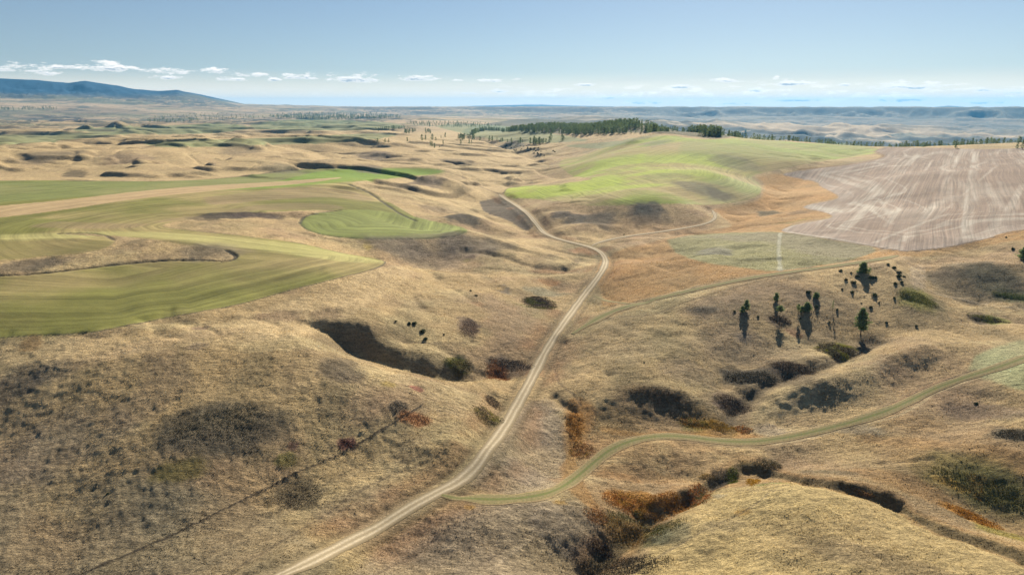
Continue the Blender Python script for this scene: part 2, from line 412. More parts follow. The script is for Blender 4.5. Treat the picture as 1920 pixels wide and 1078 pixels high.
for s_, dep, wd_ in CUTS:          # washed-out channels
    wl2 = land_line(s_, 6); sl, D, S, V, T = seg_dist(wl2, np.zeros(len(wl2)), ext=20)
    H[sl] -= dep * (1 + .4 * vnoise(T / 6, T * 0, 33)) * np.exp(-(D / (wd_ * (1 + .3 * vnoise(T / 4, T * 0, 34)))) ** 2)
Z_LEFT = zone("-250 339|0 339|120 338|250 340|360 338|450 331|520 322|570 318|650 316|760 314|800 315|825 319|820 325|780 330|700 338|660 344|700 362|740 385|790 412|840 422|870 428|874 436|850 444|780 448|680 448|610 441|575 430|562 418|572 406|600 399|640 396|600 394|500 398|400 404|330 415|305 424|345 431|450 442|560 456|640 474|700 484|722 492|700 504|640 520|540 545|440 572|330 592|240 610|160 624|60 630|-250 640|-250 520|0 517|60 514|150 505|260 492|360 488|425 490|442 481|425 470|360 462|290 450|220 443|160 438|110 438|190 444|212 450|205 462|160 474|90 480|0 488|-250 495", 2)
Z_TANSTRIP = zone("-250 405|0 386|130 374|250 360|360 350|500 342|640 333|560 345|400 358|250 374|130 392|0 408|-250 430")
Z_RIGHT = zone("944 362|955 352|1000 347|1060 343|1110 336|1075 330|1060 320|1048 308|1060 298|1090 293|1140 275|1200 262|1250 254|1320 262|1420 258|1500 268|1570 269|1620 274|1648 280|1630 290|1560 300|1500 310|1440 322|1410 332|1424 345|1426 360|1410 372|1370 380|1330 384|1270 382|1200 384|1120 386|1060 380|1010 374|960 370")
Z_BROWN = zone("1660 276|1730 277|1850 280|2100 282|2200 400|1920 430|1850 447|1770 464|1700 470|1640 463|1560 449|1480 437|1468 430|1500 420|1540 413|1560 407|1550 399|1510 390|1518 384|1560 376|1572 368|1540 350|1528 340|1470 328|1520 318|1590 308|1640 299|1655 293|1640 284")
Z_PATCH = zone("1250 450|1300 440|1400 436|1470 436|1560 450|1640 465|1620 480|1560 496|1450 508|1380 500|1320 492|1270 475", 3)
Z_OVAL = zone("1815 690|1830 665|1870 650|1930 638|2100 630|2100 760|1930 735|1860 715|1830 705", 3)
Z_BASIN = zone("898 378|940 372|965 386|990 405|1000 425|985 432|950 412|910 398", 1)
Z_FARG = [zone(s, 2) for s in (
 "260 268|400 262|560 257|700 250|745 252|700 262|620 268|500 272|380 276|300 276", "-250 254|0 253|140 249|240 252|130 262|0 272|-250 276",
 "840 233|900 234|960 238|1040 252|1100 262|1080 266|990 268|900 258|850 246|820 238", "1120 268|1160 264|1240 252|1200 262|1130 278|1060 274",
 "470 232|560 224|700 228|760 238|700 244|600 245|480 242", "140 240|300 236|420 232|470 240|400 250|260 252|150 247")]
Z_ORANGE = zone("1130 560|1120 500|1160 470|1230 452|1300 436|1370 425|1350 405|1340 392|1420 376|1432 345|1420 332|1470 327|1528 342|1574 368|1520 384|1562 404|1480 425|1640 462|1660 470|1900 432|2050 420|2050 440|1900 452|1760 478|1640 486|1500 508|1380 520|1250 552|1140 575", 4)

def rot(a, b, ang): return a * math.cos(ang) + b * math.sin(ang), -a * math.sin(ang) + b * math.cos(ang)
n_big = fbm(GX / 90, GY / 90, 4, 101)
n_mid = fbm(GX / 22, GY / 22, 4, 105)
n_fine = fbm(GX / 5, GY / 5, 3, 109)
def C3(*c): return np.array(c, np.float32)
COL = np.zeros(GA.shape + (3,), np.float32)
def mix(m, c):
    global COL
    m = np.clip(m, 0, 1).astype(np.float32)[..., None]
    COL = COL * (1 - m) + (c if getattr(c, 'ndim', 1) == 3 else C3(*c)) * m
COL[:] = C3(.34, .245, .125)
mix(sstep(-.3, .5, n_big) * .8, (.44, .32, .165))
mix(sstep(.0, .5, n_mid) * .55, (.20, .145, .09))
mix(sstep(.1, .5, fbm(GX / 14, GY / 30, 4, 135)) * .5 * (1 - sstep(700, 1500, GR)), (.15, .12, .065))
mix(sstep(.1, .5, fbm(GX / 40, GY / 18, 4, 136)) * .5, (.44, .35, .19))
mix(sstep(.1, .6, fbm(GX / 60, GY / 60, 4, 121)) * .5, (.19, .165, .085))
mix(sstep(.1, .5, fbm(GX / 35, GY / 35, 4, 131)) * .35, (.24, .15, .10))
# paler grass on the left-hand hills
lh = (1 - sstep(-.02, .1, GA)) * sstep(450, 800, GR)
mix(lh * .6, (.45, .335, .18))
# darker colour where the land is steep
gy_ = np.gradient(H, axis=0) / np.gradient(GR, axis=0); gx_ = np.gradient(H, axis=1) / (GR * (AZ[1] - AZ[0]))
slope = np.hypot(gx_, gy_)
mix(sstep(.30, .7, slope) * (1 - sstep(2500, 4500, GR)) * .45, (.13, .10, .06))
# far country: tan plateaus, wooded breaks
fc = sstep(2200, 3800, GR)
mix(fc, (.38, .28, .165))
mix(fc * sstep(.0, .5, fbm(GX / 900, GY / 900, 4, 141)) * .7, (.20, .15, .09))
mix(fc * rgt * sstep(.10, .22, slope + .10 * fbm(GX / 160, GY / 160, 3, 143)), (.035, .05, .025))
mix(fc * (1 - rgt) * sstep(.07, .17, slope) * .8, (.05, .065, .05))
mix(fc * sstep(.05, .35, fbm(GX / 700, GY / 300, 4, 156)) * .55, (.17, .17, .09))
mix(fc * sstep(.15, .4, fbm(GX / 300, GY / 500, 4, 157)) * .5, (.09, .085, .06))
mix(sstep(.15, .4, fbm(GX / 500, GY / 500, 3, 147)) * fc * rgt * .7, (.04, .055, .03))
mix(zone('870 256|905 246|940 246|1000 249|1077 252|1190 249|1252 251|1312 258|1345 260|1400 253|1400 240|1240 222|1000 222|880 240', 4) * .85, (.07, .07, .04))
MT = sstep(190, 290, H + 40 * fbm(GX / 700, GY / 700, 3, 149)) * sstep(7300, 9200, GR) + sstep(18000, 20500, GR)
mix(MT, (.008, .042, .085))  # dark forest, with the blue of distant air mixed into its colour
mix(rgt * sstep(7800, 8600, GR) * (.55 + .4 * fbm(GX / 1500, GY / 1500, 3, 150)), (.025, .05, .06))  # right-hand woods, haze blue put into the colour here too
wd_ = rgt * sstep(3300, 3900, GR) * (1 - sstep(5900, 6900, GR + 900 * fbm(GX / 900, GY / 900, 2, 153)))
mix(fc * rgt * .4, (.16, .14, .09))
mix(wd_ * (.45 + .5 * sstep(-.35, .1, fbm(GX / 150, GY / 260, 4, 154))) * (1 - sstep(.66, .82, ridged(fwx / 420, fwy / 420, 3, 66))), (.02, .035, .03))
mix(wd_ * sstep(.7, .86, ridged(fwx / 420, fwy / 420, 3, 66)), (.46, .36, .23))  # tan spurs, their sunlit brightness put into the colour
mix(rgt * sstep(5900, 6600, GR) * (1 - sstep(7400, 8200, GR)) * sstep(-.3, .1, fbm(GX / 900, GY / 500, 3, 158)), (.42, .31, .18))

def along(world_line, ext=400):
    return seg_dist(world_line, np.zeros(len(world_line)), ext=ext)
def stripes(base_sl, coord, w, seed): return vnoise(coord / w, np.zeros_like(coord) + .5, seed)
# left sown fields: rows follow the long curves of the boundary
g_s = sstep(-.25, .35, fbm(GX / 70, GY / 70 + 2, 4, 151) + .15 * n_mid)
green = C3(.17, .165, .045) * (1 - g_s[..., None]) + C3(.28, .225, .095) * g_s[..., None]
ROW = np.zeros(GA.shape, np.float32)
def curve_field(Z, line, base, amp, w1, w2, seed):
    wl_ = land_line(line, 14)
    sl, D, S, V, T = seg_dist(wl_, np.zeros(len(wl_)), ext=600)
    c = np.zeros(GA.shape, np.float32) + 999; c[sl] = D * np.where(S > 0, 1, -1)
    st = .6 * vnoise(c / w1, GX / 160, seed) + .4 * vnoise(c / w2, GX / 90, seed + 1)
    mix(Z, base * (1 + amp * st[..., None]))
    k_ = Z > .3; ROW[k_] = c[k_]
    return c
curve_field(Z_LEFT, "-200 640|60 630|240 610|440 572|640 520|722 492|640 474|450 442|305 424|500 398|640 396", green, .35, 9, 3.2, 155)
oc = zone("570 408|600 398|700 394|800 412|874 430|850 444|780 448|680 448|610 441|575 430|562 418", 2)
curve_field(oc, "562 418|575 430|610 441|680 448|780 448|850 444|874 430", C3(.17, .19, .055) * (1 + 0 * g_s[..., None]), .35, 8, 3, 159)
mix(Z_LEFT * zone("-250 338|0 339|360 338|570 318|822 318|820 326|640 336|400 350|200 366|0 380|-250 400", 2) * .7, (.15, .175, .06))
mix(zone("520 340|600 322|700 316|822 318|822 326|740 334|640 342|520 352|380 358|420 352", 6) * .75, (.15, .24, .03))
mix(Z_LEFT * zone("0 440|250 434|430 445|560 458|640 474|722 492|640 490|500 470|380 458|250 444|0 452", 5) * .7, (.36, .33, .13))
mix(Z_LEFT * zone("380 370|560 352|660 360|700 376|600 370|480 378|400 384", 4) * .6, (.24, .17, .10))
mix(Z_LEFT * zone("100 415|300 418|480 385|600 382|640 392|480 396|320 410|240 428|60 426", 4) * .5, (.24, .17, .10))
mix(Z_TANSTRIP * .9, (.38, .27, .15))
# right sown hill
r_s = sstep(-.3, .3, fbm(GX / 110, GY / 60, 4, 171) + .2 * n_mid)
rg = C3(.235, .27, .055) * (1 - r_s[..., None]) + C3(.285, .25, .09) * r_s[..., None]
curve_field(Z_RIGHT, "944 362|1060 343|1200 384|1330 384|1424 360|1410 332|1500 310|1648 280", rg, .22, 14, 6, 175)
mix(Z_RIGHT * zone("944 366|960 352|1100 344|1165 328|1190 318|1197 292|1208 292|1206 318|1290 302|1270 316|1190 340|1080 362|980 374", 16) * (.8 + .4 * n_mid + .4 * n_big), (.31, .38, .035))
mix(Z_RIGHT * zone("1060 345|1090 310|1180 292|1290 288|1400 300|1330 330|1230 350|1100 366|990 366", 30) * (.35 + .6 * sstep(-.3, .4, fbm(GX / 60, GY / 40, 4, 177))), (.28, .33, .05))
mix(Z_RIGHT * zone("1290 345|1420 330|1430 360|1340 385|1270 380|1330 370", 8) * .5, (.30, .30, .15))
mix(Z_RIGHT * sstep(-.02, .4, fbm(GX / 75, GY / 40, 4, 178)) * .6, (.30, .225, .11))
mix(Z_RIGHT * zone("1280 262|1500 266|1640 280|1560 298|1400 300|1280 290", 14) * .5, (.19, .23, .07))
for z_ in Z_FARG: mix(z_ * .7, C3(.14, .18, .08) * (1 + .15 * n_big[..., None]))
mix(Z_ORANGE * (.75 + .25 * n_mid), C3(.34, .195, .075) * (1 + .25 * n_big[..., None] + .12 * n_mid[..., None]))
# harvested brown field: pale wheel tracks running up the slope, more of them along its edges
tw = 5 * fbm(GX / 120, GY / 120, 2, 181)
cA_, lA_ = rot(GX + tw, GY, -.567)          # distance across the tracks, and along them
st = np.zeros_like(GX)
for w_, sd_, am in ((30, 183, .45), (9.5, 184, .5), (4.5, 185, .35)):
    n_ = 1 - np.abs(vnoise(cA_ / w_ + .5 * fbm(GX / 90, GY / 200, 2, sd_), lA_ / 420, sd_ + 5)); st += am * sstep(.84, .98, n_) * sstep(-.35, .25, fbm(GX / 90, GY / 90, 2, sd_ + 9))
cB_, lB_ = rot(GX + tw, GY, -.25)
n_ = 1 - np.abs(vnoise(cB_ / 22, lB_ / 300, 191)); st += .12 * sstep(.92, .985, n_) * sstep(-.1, .3, fbm(GX / 80, GY / 80, 2, 194))
n_ = 1 - np.abs(vnoise(cB_ / 7, lB_ / 90, 192)); st += .08 * sstep(.85, .985, n_) * sstep(.0, .4, fbm(GX / 60, GY / 60, 2, 193))
mix(Z_BROWN, C3(.20, .145, .108) * (1 + .12 * n_big[..., None] + .08 * n_mid[..., None]))
wl_ = land_line("1920 430|1850 447|1770 464|1700 470|1640 463|1560 449|1480 437|1468 430|1500 420|1540 413|1560 407|1550 399|1510 390|1518 384|1560 376|1572 368|1540 350|1528 340|1470 328|1520 318|1590 308|1640 299", 12)
sl, D, S, V, T = seg_dist(wl_, np.zeros(len(wl_)), ext=200)
E = np.zeros(GA.shape, np.float32) + 999; E[sl] = D
edge = np.exp(-E / 26) + .8 * np.exp(-E / 3.0)
n_ = 1 - np.abs(vnoise(E / 8, GX / 60, 195)); st += .6 * sstep(.78, .97, n_) * (E < 60)
mix(Z_BROWN * edge * .7, (.28, .225, .185))
for s_, w_ in (("1722 290|1684 330|1648 368|1616 402|1580 432|1545 446", 3.2), ("1716 290|1676 330|1640 366|1608 400|1570 430", 1.6), ("1831 284|1823 335|1817 390|1812 452", 3.6), ("1826 284|1817 335|1810 395|1806 452", 1.6), ("1797 294|1772 345|1750 385|1724 420|1690 452", 2.6),
        ("1748 300|1718 345|1684 396|1660 425", 2.0), ("1918 345|1892 390|1862 425|1840 442", 2.6), ("1590 398|1625 376|1648 374|1662 395|1674 420", 1.6), ("1604 380|1636 396|1660 412|1690 430", 1.6), ("1870 310|1800 370|1740 420|1700 455", 1.3), ("1700 300|1650 345|1590 385", 1.5), ("1540 366|1620 345|1700 300", 1.0), ("1780 400|1700 430|1640 455", 1.8)):
    wl2 = land_line(s_, 12); sl, D, S, V, T = seg_dist(wl2, np.zeros(len(wl2)), ext=20)
    st[sl] += .5 * (1 - sstep(w_ * .3, w_ * .75, np.abs(D - w_ * .35))) * (.6 + .6 * vnoise(T / 40, T * 0, 77))
ROW[Z_BROWN > .3] = cA_[Z_BROWN > .3]
mix(Z_BROWN * np.clip(st, 0, 1) * .75, (.40, .36, .30))
mix(Z_PATCH * .9, C3(.22, .215, .105) * (1 + .3 * n_mid[..., None] + .2 * n_big[..., None]))
mix(Z_PATCH * sstep(0, .4, n_big + .5 * n_mid) * .5, (.17, .14, .115))
ROW_KEEP = ROW.copy(); curve_field(Z_OVAL * (.85 + .3 * n_mid), "1815 690|1830 665|1870 650|1930 638", C3(.27, .30, .15) * (1 - g_s[..., None]) + C3(.33, .31, .17) * g_s[..., None], .35, 6, 2.5, 197)
ROW = ROW_KEEP
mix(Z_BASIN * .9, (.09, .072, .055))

mix(zone("1180 1090|1290 940|1400 912|1500 906|1640 932|1800 992|1940 1040|1940 1090", 6) * (.6 + .5 * n_big), (.42, .325, .145))
mix(zone("-100 900|100 880|300 900|500 960|600 1090|-100 1090", 30) * (.7 + .5 * n_mid), (.20, .165, .105))
mix(zone("-100 760|160 740|260 800|240 880|120 900|-100 900", 30) * (.4 + .6 * n_mid), (.19, .145, .095))
mix(zone("0 640|300 625|560 560|720 500|770 520|640 600|560 630|300 655|80 690|0 680", 12) * (.6 + .5 * n_mid), (.43, .32, .175))
mix(zone("640 1090|760 1000|900 950|1050 940|1120 980|1050 1090", 12) * (.5 + .4 * n_mid), (.25, .195, .14))
mix(zone("880 900|960 800|1000 750|1060 800|1050 900|960 925", 8) * (.5 + .4 * n_mid), (.27, .21, .15))
mix(zone("1640 860|1720 840|1940 800|1940 1010|1800 960|1680 920", 20) * (.35 + .5 * n_mid), (.27, .17, .075))
mix(zone("1000 420|1130 440|1130 470|1300 440|1330 400|1200 384|1020 380", 4) * (.35 + .4 * n_mid), (.27, .175, .10))
# patches of scrub, dock and sumac, plus shade painted on camera-facing slopes: u v half-width half-height r g b strength
PATCH = """
400 800 135 42 .065 .06 .045 .75|340 880 60 18 .10 .085 .02 .7|560 928 60 32 .08 .065 .04 .8|60 850 120 50 .19 .15 .11 .4|540 862 28 12 .13 .12 .03 .7|650 832 22 12 .12 .05 .045 .8|550 836 12 7 .12 .06 .05 .7
745 762 25 12 .10 .085 .065 .7|780 786 38 14 .26 .12 .05 .8|780 727 18 6 .22 .08 .06 .8|730 720 20 7 .22 .16 .04 .6|640 690 60 22 .10 .08 .06 .6|30 715 50 22 .09 .075 .06 .6|90 700 60 14 .11 .09 .07 .5
375 617 20 7 .15 .10 .08 .7|370 648 22 6 .2 .15 .1 .6|530 592 50 14 .17 .11 .07 .6|610 590 40 12 .12 .08 .05 .6|60 645 20 12 .2 .12 .05 .6
880 612 24 20 .12 .08 .065 .75|870 600 22 8 .15 .11 .08 .6|945 545 14 12 .12 .10 .08 .7|895 570 14 6 .27 .17 .09 .7|940 540 12 5 .3 .2 .08 .5|690 460 10 5 .3 .22 .05 .6|880 482 14 4 .13 .08 .06 .7|875 487 10 3 .28 .22 .05 .6
755 464 75 12 .11 .09 .07 .7|885 458 75 14 .11 .09 .07 .7|820 470 110 20 .19 .15 .11 .5|400 470 60 14 .2 .16 .11 .5|300 640 160 10 .42 .3 .17 .4|820 505 10 4 .1 .08 .06 .5|1030 530 26 6 .27 .14 .06 .7|1100 470 40 8 .24 .12 .06 .6|1030 510 50 5 .27 .15 .08 .6
1010 568 34 12 .06 .05 .035 .95|990 575 28 5 .1 .1 .03 .5|1020 550 50 9 .17 .17 .12 .6|860 685 28 13 .09 .09 .02 .9|950 690 50 18 .07 .055 .045 .85|935 705 22 14 .27 .13 .05 .7|925 750 16 9 .11 .09 .05 .8|915 780 32 16 .12 .11 .04 .85
1080 412 26 8 .07 .06 .05 .8|1050 400 20 6 .07 .06 .05 .8|1120 416 40 12 .075 .065 .05 .8|1215 400 42 10 .06 .055 .045 .85|1205 395 22 6 .05 .05 .04 .7|870 408 44 10 .055 .05 .04 .85|800 340 40 8 .09 .07 .06 .7|760 350 30 6 .1 .08 .06 .6|830 395 60 6 .1 .08 .06 .4
420 406 60 5 .06 .05 .04 .9|480 404 60 5 .08 .06 .05 .9|380 410 30 5 .09 .07 .05 .7|70 497 70 9 .09 .075 .06 .7|380 472 50 8 .1 .085 .06 .6|140 328 20 8 .1 .08 .05 .8
690 318 30 5 .11 .09 .07 .7|700 295 40 5 .11 .09 .08 .6|860 305 40 6 .12 .1 .07 .5|530 318 40 6 .15 .13 .08 .6|250 298 45 7 .16 .11 .08 .5|450 285 40 6 .15 .12 .08 .6|600 300 30 6 .15 .12 .08 .4|80 290 60 6 .12 .1 .07 .6
960 275 40 8 .06 .065 .05 .8|1320 357 60 7 .11 .095 .06 .7|1350 365 30 5 .08 .07 .05 .6|1380 305 50 6 .13 .12 .07 .6|1250 330 50 6 .17 .15 .07 .5|1230 268 30 6 .12 .12 .08 .5|1180 312 60 4 .25 .17 .09 .5|1260 310 50 4 .25 .17 .09 .5
1440 402 26 7 .10 .085 .05 .8|1490 416 34 6 .16 .15 .05 .6|1500 398 30 5 .13 .09 .05 .6|1340 470 40 12 .16 .15 .13 .6|1200 490 60 14 .3 .19 .1 .4
1360 575 90 18 .12 .09 .065 .5|1320 580 40 6 .07 .06 .045 .7|1460 600 24 9 .09 .06 .045 .7|1395 632 18 6 .13 .11 .095 .7|1490 625 20 5 .28 .14 .08 .6|1500 560 40 12 .15 .11 .07 .4
1400 905 90 14 .28 .16 .06 .5|1700 905 120 20 .26 .15 .06 .5|1880 880 70 30 .27 .15 .05 .5|1150 1000 60 30 .25 .13 .05 .5|1060 900 40 12 .28 .16 .08 .4|1290 700 60 20 .22 .165 .11 .4|1000 700 40 16 .26 .14 .07 .5|1240 430 120 14 .27 .17 .08 .5|1480 560 160 24 .2 .145 .09 .4|1160 640 60 60 .33 .25 .14 .4|1090 780 40 26 .3 .15 .05 .7|1120 830 60 30 .25 .14 .06 .5|1200 900 110 16 .27 .16 .07 .5|1380 810 60 14 .34 .17 .05 .7|1330 790 60 30 .3 .18 .04 .6|1150 900 60 12 .3 .16 .06 .5|1700 830 80 12 .3 .18 .08 .6|1300 850 80 12 .28 .17 .08 .5|1440 705 120 22 .11 .085 .055 .75|1360 770 60 50 .17 .12 .07 .6|1420 660 120 26 .2 .15 .095 .5|1550 640 60 14 .16 .12 .07 .5|1230 770 110 40 .17 .11 .06 .6|1180 840 90 40 .24 .15 .07 .6|1180 960 130 60 .2 .13 .06 .6|1320 880 90 26 .25 .16 .08 .5|1570 655 36 13 .10 .10 .03 .9|1480 690 50 14 .075 .055 .04 .9|1400 710 60 18 .07 .06 .045 .85|1370 762 38 22 .10 .07 .055 .85|1490 745 14 5 .1 .08 .06 .5
1230 750 70 22 .15 .105 .06 .6|1160 790 70 30 .16 .11 .05 .6|1080 795 22 30 .34 .17 .04 .7|1090 840 30 30 .26 .14 .06 .6|1340 800 40 18 .33 .19 .03 .8|1300 790 30 10 .14 .12 .03 .6|1250 805 40 6 .3 .18 .09 .6
1180 945 60 22 .36 .16 .03 .8|1270 945 50 20 .36 .16 .03 .75|1160 985 40 16 .3 .14 .05 .6|1120 970 22 14 .34 .2 .1 .6|1200 1010 90 40 .09 .085 .035 .8|1130 1050 80 40 .05 .04 .035 .85|1260 1000 50 30 .12 .12 .08 .6|1050 946 20 8 .34 .2 .03 .7|1200 928 30 10 .36 .17 .03 .7|880 958 14 7 .34 .2 .03 .6
1030 790 50 50 .22 .175 .13 .5|990 880 60 30 .22 .175 .13 .5|1060 1000 90 60 .21 .17 .13 .5|700 950 120 50 .2 .155 .11 .4
1440 872 26 12 .13 .10 .06 .8|1480 865 60 14 .17 .12 .07 .5|1390 960 20 8 .4 .22 .04 .5|1620 925 20 6 .35 .18 .07 .7|1560 885 60 8 .12 .1 .06 .6|1460 905 50 7 .16 .2 .06 .6|1400 880 16 7 .4 .24 .03 .6
1760 860 130 40 .28 .18 .08 .5|1830 900 110 36 .13 .11 .035 .7|1870 920 70 30 .09 .09 .03 .6|1810 965 50 10 .38 .18 .03 .8|1880 1000 60 14 .2 .17 .03 .7|1780 905 30 8 .32 .19 .04 .6|1895 812 34 12 .08 .07 .05 .9|1850 770 80 14 .13 .095 .07 .7|1720 800 60 14 .26 .17 .08 .5
1720 558 34 12 .20 .19 .04 .8|1760 570 24 8 .12 .1 .05 .6|1900 556 30 7 .11 .13 .03 .8|1850 600 30 8 .10 .075 .05 .8|1870 604 22 6 .18 .18 .04 .8|1830 530 80 24 .10 .085 .06 .6|1860 520 40 12 .06 .065 .04 .6|1720 520 14 26 .36 .28 .19 .6
1600 720 120 20 .22 .165 .095 .5|1500 990 120 40 .28 .21 .10 .4|1650 1050 200 30 .20 .15 .09 .5|1350 985 60 20 .24 .19 .11 .4|1350 930 14 8 .3 .27 .2 .5|1600 810 60 8 .2 .18 .14 .5|1450 800 40 12 .27 .22 .17 .5
200 560 1 1 .1 .1 .1 0|70 222 30 3 .09 .08 .06 .8|130 225 40 4 .06 .05 .05 .8|280 232 30 3 .08 .07 .05 .7|190 243 24 3 .08 .07 .05 .7
"""
prng = np.random.RandomState(3)
for tok in PATCH.replace("\n", "|").split("|"):
    if not tok.strip(): continue
    u, v, ru, rv_, r_, g_, b_, sg = map(float, tok.split())
    P = land([u, u + ru, u - ru, u, u], [v, v, v, v - rv_, v + rv_])
    a, l = lr(P[:, 0], P[:, 1])
    ra = ru / 1350.0
    dl = ((100 - ground(P[0, 0], P[0, 1])) / np.hypot(*P[0])) + .05      # grazing angle -> how far a pixel of height reaches
    rl = rv_ / 1350.0 / max(dl, .03)
    i0, i1 = np.searchsorted(AZ, a[0] - ra * 1.7), np.searchsorted(AZ, a[0] + ra * 1.7)
    j0, j1 = np.searchsorted(LR, l[0] - rl * 1.7), np.searchsorted(LR, l[0] + rl * 1.7)
    sl = (slice(j0, j1), slice(i0, i1))
    if i1 <= i0 or j1 <= j0: continue
    d = np.sqrt(((GA[sl] - a[0]) / ra) ** 2 + ((GL[sl] - l[0]) / rl) ** 2)
    size = ra * np.exp(l[0])
    d = d + .42 * fbm(GX[sl] / (size * .55), GY[sl] / (size * .55), 4, int(u + v)) + .10 * n_fine[sl]
    m = (1 - sstep(.55, 1.15, d)) * sg
    c = C3(r_, g_, b_) * (1 + .3 * n_fine[sl][..., None])
    COL[sl] = COL[sl] * (1 - m[..., None]) + c * m[..., None]

def paint_line(s, width, col, strength=.8, dip=0.0, wob=.3):
    wl_ = land_line(s, 8)
    sl, D, S, V, T = seg_dist(wl_, np.zeros(len(wl_)), ext=width * 4 + 3)
    cell = GR[sl] * (AZ[1] - AZ[0])
    wd = np.maximum(width * (1 + wob * vnoise(T / 7, T * 0 + .3, 5)), cell * .6)
    m = (1 - sstep(wd * .4, wd * .9, D)) * strength * np.minimum(1, width / np.maximum(cell * .6, .01)) ** .5
    COL[sl] = COL[sl] * (1 - m[..., None]) + C3(*col) * m[..., None]
    H[sl] -= dip * (1 - sstep(wd * .3, wd * 1.1, D))
    return wl_
DK = (.07, .06, .045)
for s, w_, c_, st_, dp in (("1930 1050|1830 1014|1750 988|1675 946|1600 918|1520 903|1430 890|1395 885|1340 905|1290 938|1230 975|1180 1012|1120 1060", 7, (.27, .16, .07), .5, 0), ("1930 1050|1830 1014|1750 988|1675 946|1600 918|1520 903|1430 890|1395 885|1340 905|1290 938|1230 975|1180 1012|1120 1060", 2.6, (.09, .075, .04), .7, 0),
    ("1640 642|1590 668|1530 690|1460 715|1410 745|1378 775|1350 808", 7, (.15, .11, .065), .6, 0), ("1640 642|1590 668|1530 690|1460 715|1410 745|1378 775|1350 808", 3, (.08, .062, .04), .6, 0), ("1350 806|1290 812|1200 806|1135 798", 3, (.30, .17, .06), .6, 0),
    ("870 470|940 480|1000 500|1060 505|1090 485", 3, (.16, .12, .07), .5, 0), ("1085 765|1078 800|1075 850|1068 880|1085 930|1110 960", 5, (.30, .16, .05), .55, 0), ("980 700|930 704|860 702", 6, (.14, .09, .05), .5, 0)):
    paint_line(s, w_, c_, st_, dp, .6)
for s, w_, c_, st_, dp in (
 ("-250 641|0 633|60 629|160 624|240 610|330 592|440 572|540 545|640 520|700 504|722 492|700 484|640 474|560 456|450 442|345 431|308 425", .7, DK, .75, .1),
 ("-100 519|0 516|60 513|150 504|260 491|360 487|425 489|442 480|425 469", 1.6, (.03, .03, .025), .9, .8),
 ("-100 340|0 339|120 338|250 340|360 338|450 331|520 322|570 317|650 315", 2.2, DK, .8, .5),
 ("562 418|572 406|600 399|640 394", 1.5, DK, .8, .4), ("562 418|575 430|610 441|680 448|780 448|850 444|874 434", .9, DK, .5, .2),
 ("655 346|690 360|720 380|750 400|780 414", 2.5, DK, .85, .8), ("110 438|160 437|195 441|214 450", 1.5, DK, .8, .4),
 ("944 362|955 353|1000 347", 1.5, (.12, .08, .05), .6, 0), ("1470 437|1560 449|1640 463|1700 471|1770 465|1850 448|1925 430", 1.0, (.12, .08, .05), .7, 0),
 ("1640 284|1656 292|1640 300|1590 309|1500 318", 4, (.2, .12, .05), .7, 0),
 ("150 1078|260 1030|360 985|470 930|560 885|640 850|720 803|760 778|790 760", .6, (.05, .04, .03), .95, .03),
 ("420 1078|500 1030|600 970|700 905|800 858", .7, (.12, .09, .06), .5, .08),
 ("640 955|760 905|870 850", .5, (.13, .10, .07), .5, .05), ("330 1078|420 1020|520 960|640 890|760 830|860 790", .5, (.14, .11, .07), .45, .03), ("338 1084|428 1026|528 966|648 896|768 836|868 796", .5, (.40, .31, .18), .4, 0),
 ("900 1078|980 1030|1060 990", .5, (.38, .3, .2), .5, 0), ("690 1060|860 985|1010 950", .5, (.40, .31, .2), .5, 0), ("1420 1078|1500 1030|1640 980", .6, (.26, .2, .1), .5, 0), ("1150 690|1200 720|1240 700|1330 690", .6, (.15, .11, .07), .4, 0), ("40 780|140 740|260 735", .7, (.42, .32, .18), .5, 0),
 ("700 1078|820 1015|960 950", .5, (.13, .10, .07), .5, .08), ("860 1078|1000 1010|1060 975", .5, (.13, .10, .07), .4, .08), ("760 1050|900 990|1000 950", .5, (.13, .10, .07), .4, .08),
 ("1180 1078|1290 1010|1400 955|1440 925", .6, (.15, .12, .08), .5, .1), ("1290 942|1350 922|1420 918|1490 920", .5, (.13, .10, .07), .5, .08),
 ("1040 690|1050 720|1075 740|1090 760", .7, (.12, .09, .06), .6, .15), ("820 700|880 680|960 640|1020 615", .5, (.12, .09, .06), .5, .1), ("740 640|830 645|900 640", .6, (.15, .11, .07), .5, .1),
 ("1710 500|1716 520|1745 545|1800 560|1860 572|1930 580", .9, (.40, .31, .20), .8, 0), ("1745 548|1800 563|1860 576|1930 584", .6, DK, .6, .1),
 ("1600 545|1680 575|1760 600", 1.0, (.36, .27, .15), .5, 0), ("1470 650|1600 690|1700 652|1830 640", .7, (.37, .29, .17), .5, 0),
 ("1440 832|1560 800|1680 750|1770 712|1830 690", 1.0, (.10, .075, .05), .7, .3), ("1500 828|1600 803|1700 762|1800 716", .8, (.10, .075, .05), .5, .2), ("1620 785|1700 742|1780 702", .8, (.34, .22, .12), .7, 0),
 ("1450 838|1560 815|1690 780|1760 740|1835 706", .8, (.37, .29, .17), .7, 0),
 ("1490 700|1560 675|1640 655", .5, (.38, .3, .18), .5, 0), ("1650 868|1750 862", .5, DK, .5, .1),
 ("1463 437|1460 470|1463 507", 1.6, (.34, .33, .25), .8, 0),
 ("940 365|900 350|860 330|820 318", 2.0, (.12, .09, .06), .6, 0), ("1000 402|1100 398|1180 418|1340 395", 1.0, (.14, .09, .06), .2, 0),
 ("1130 595|1220 590|1300 562|1420 528|1520 505|1600 494|1640 486", 1.0, (.09, .065, .04), .6, .2),
 ("1660 482|1720 479|1790 470|1860 452|1930 438", 2.0, (.38, .26, .12), .5, 0)):
    paint_line(s, w_, c_, st_, dp)
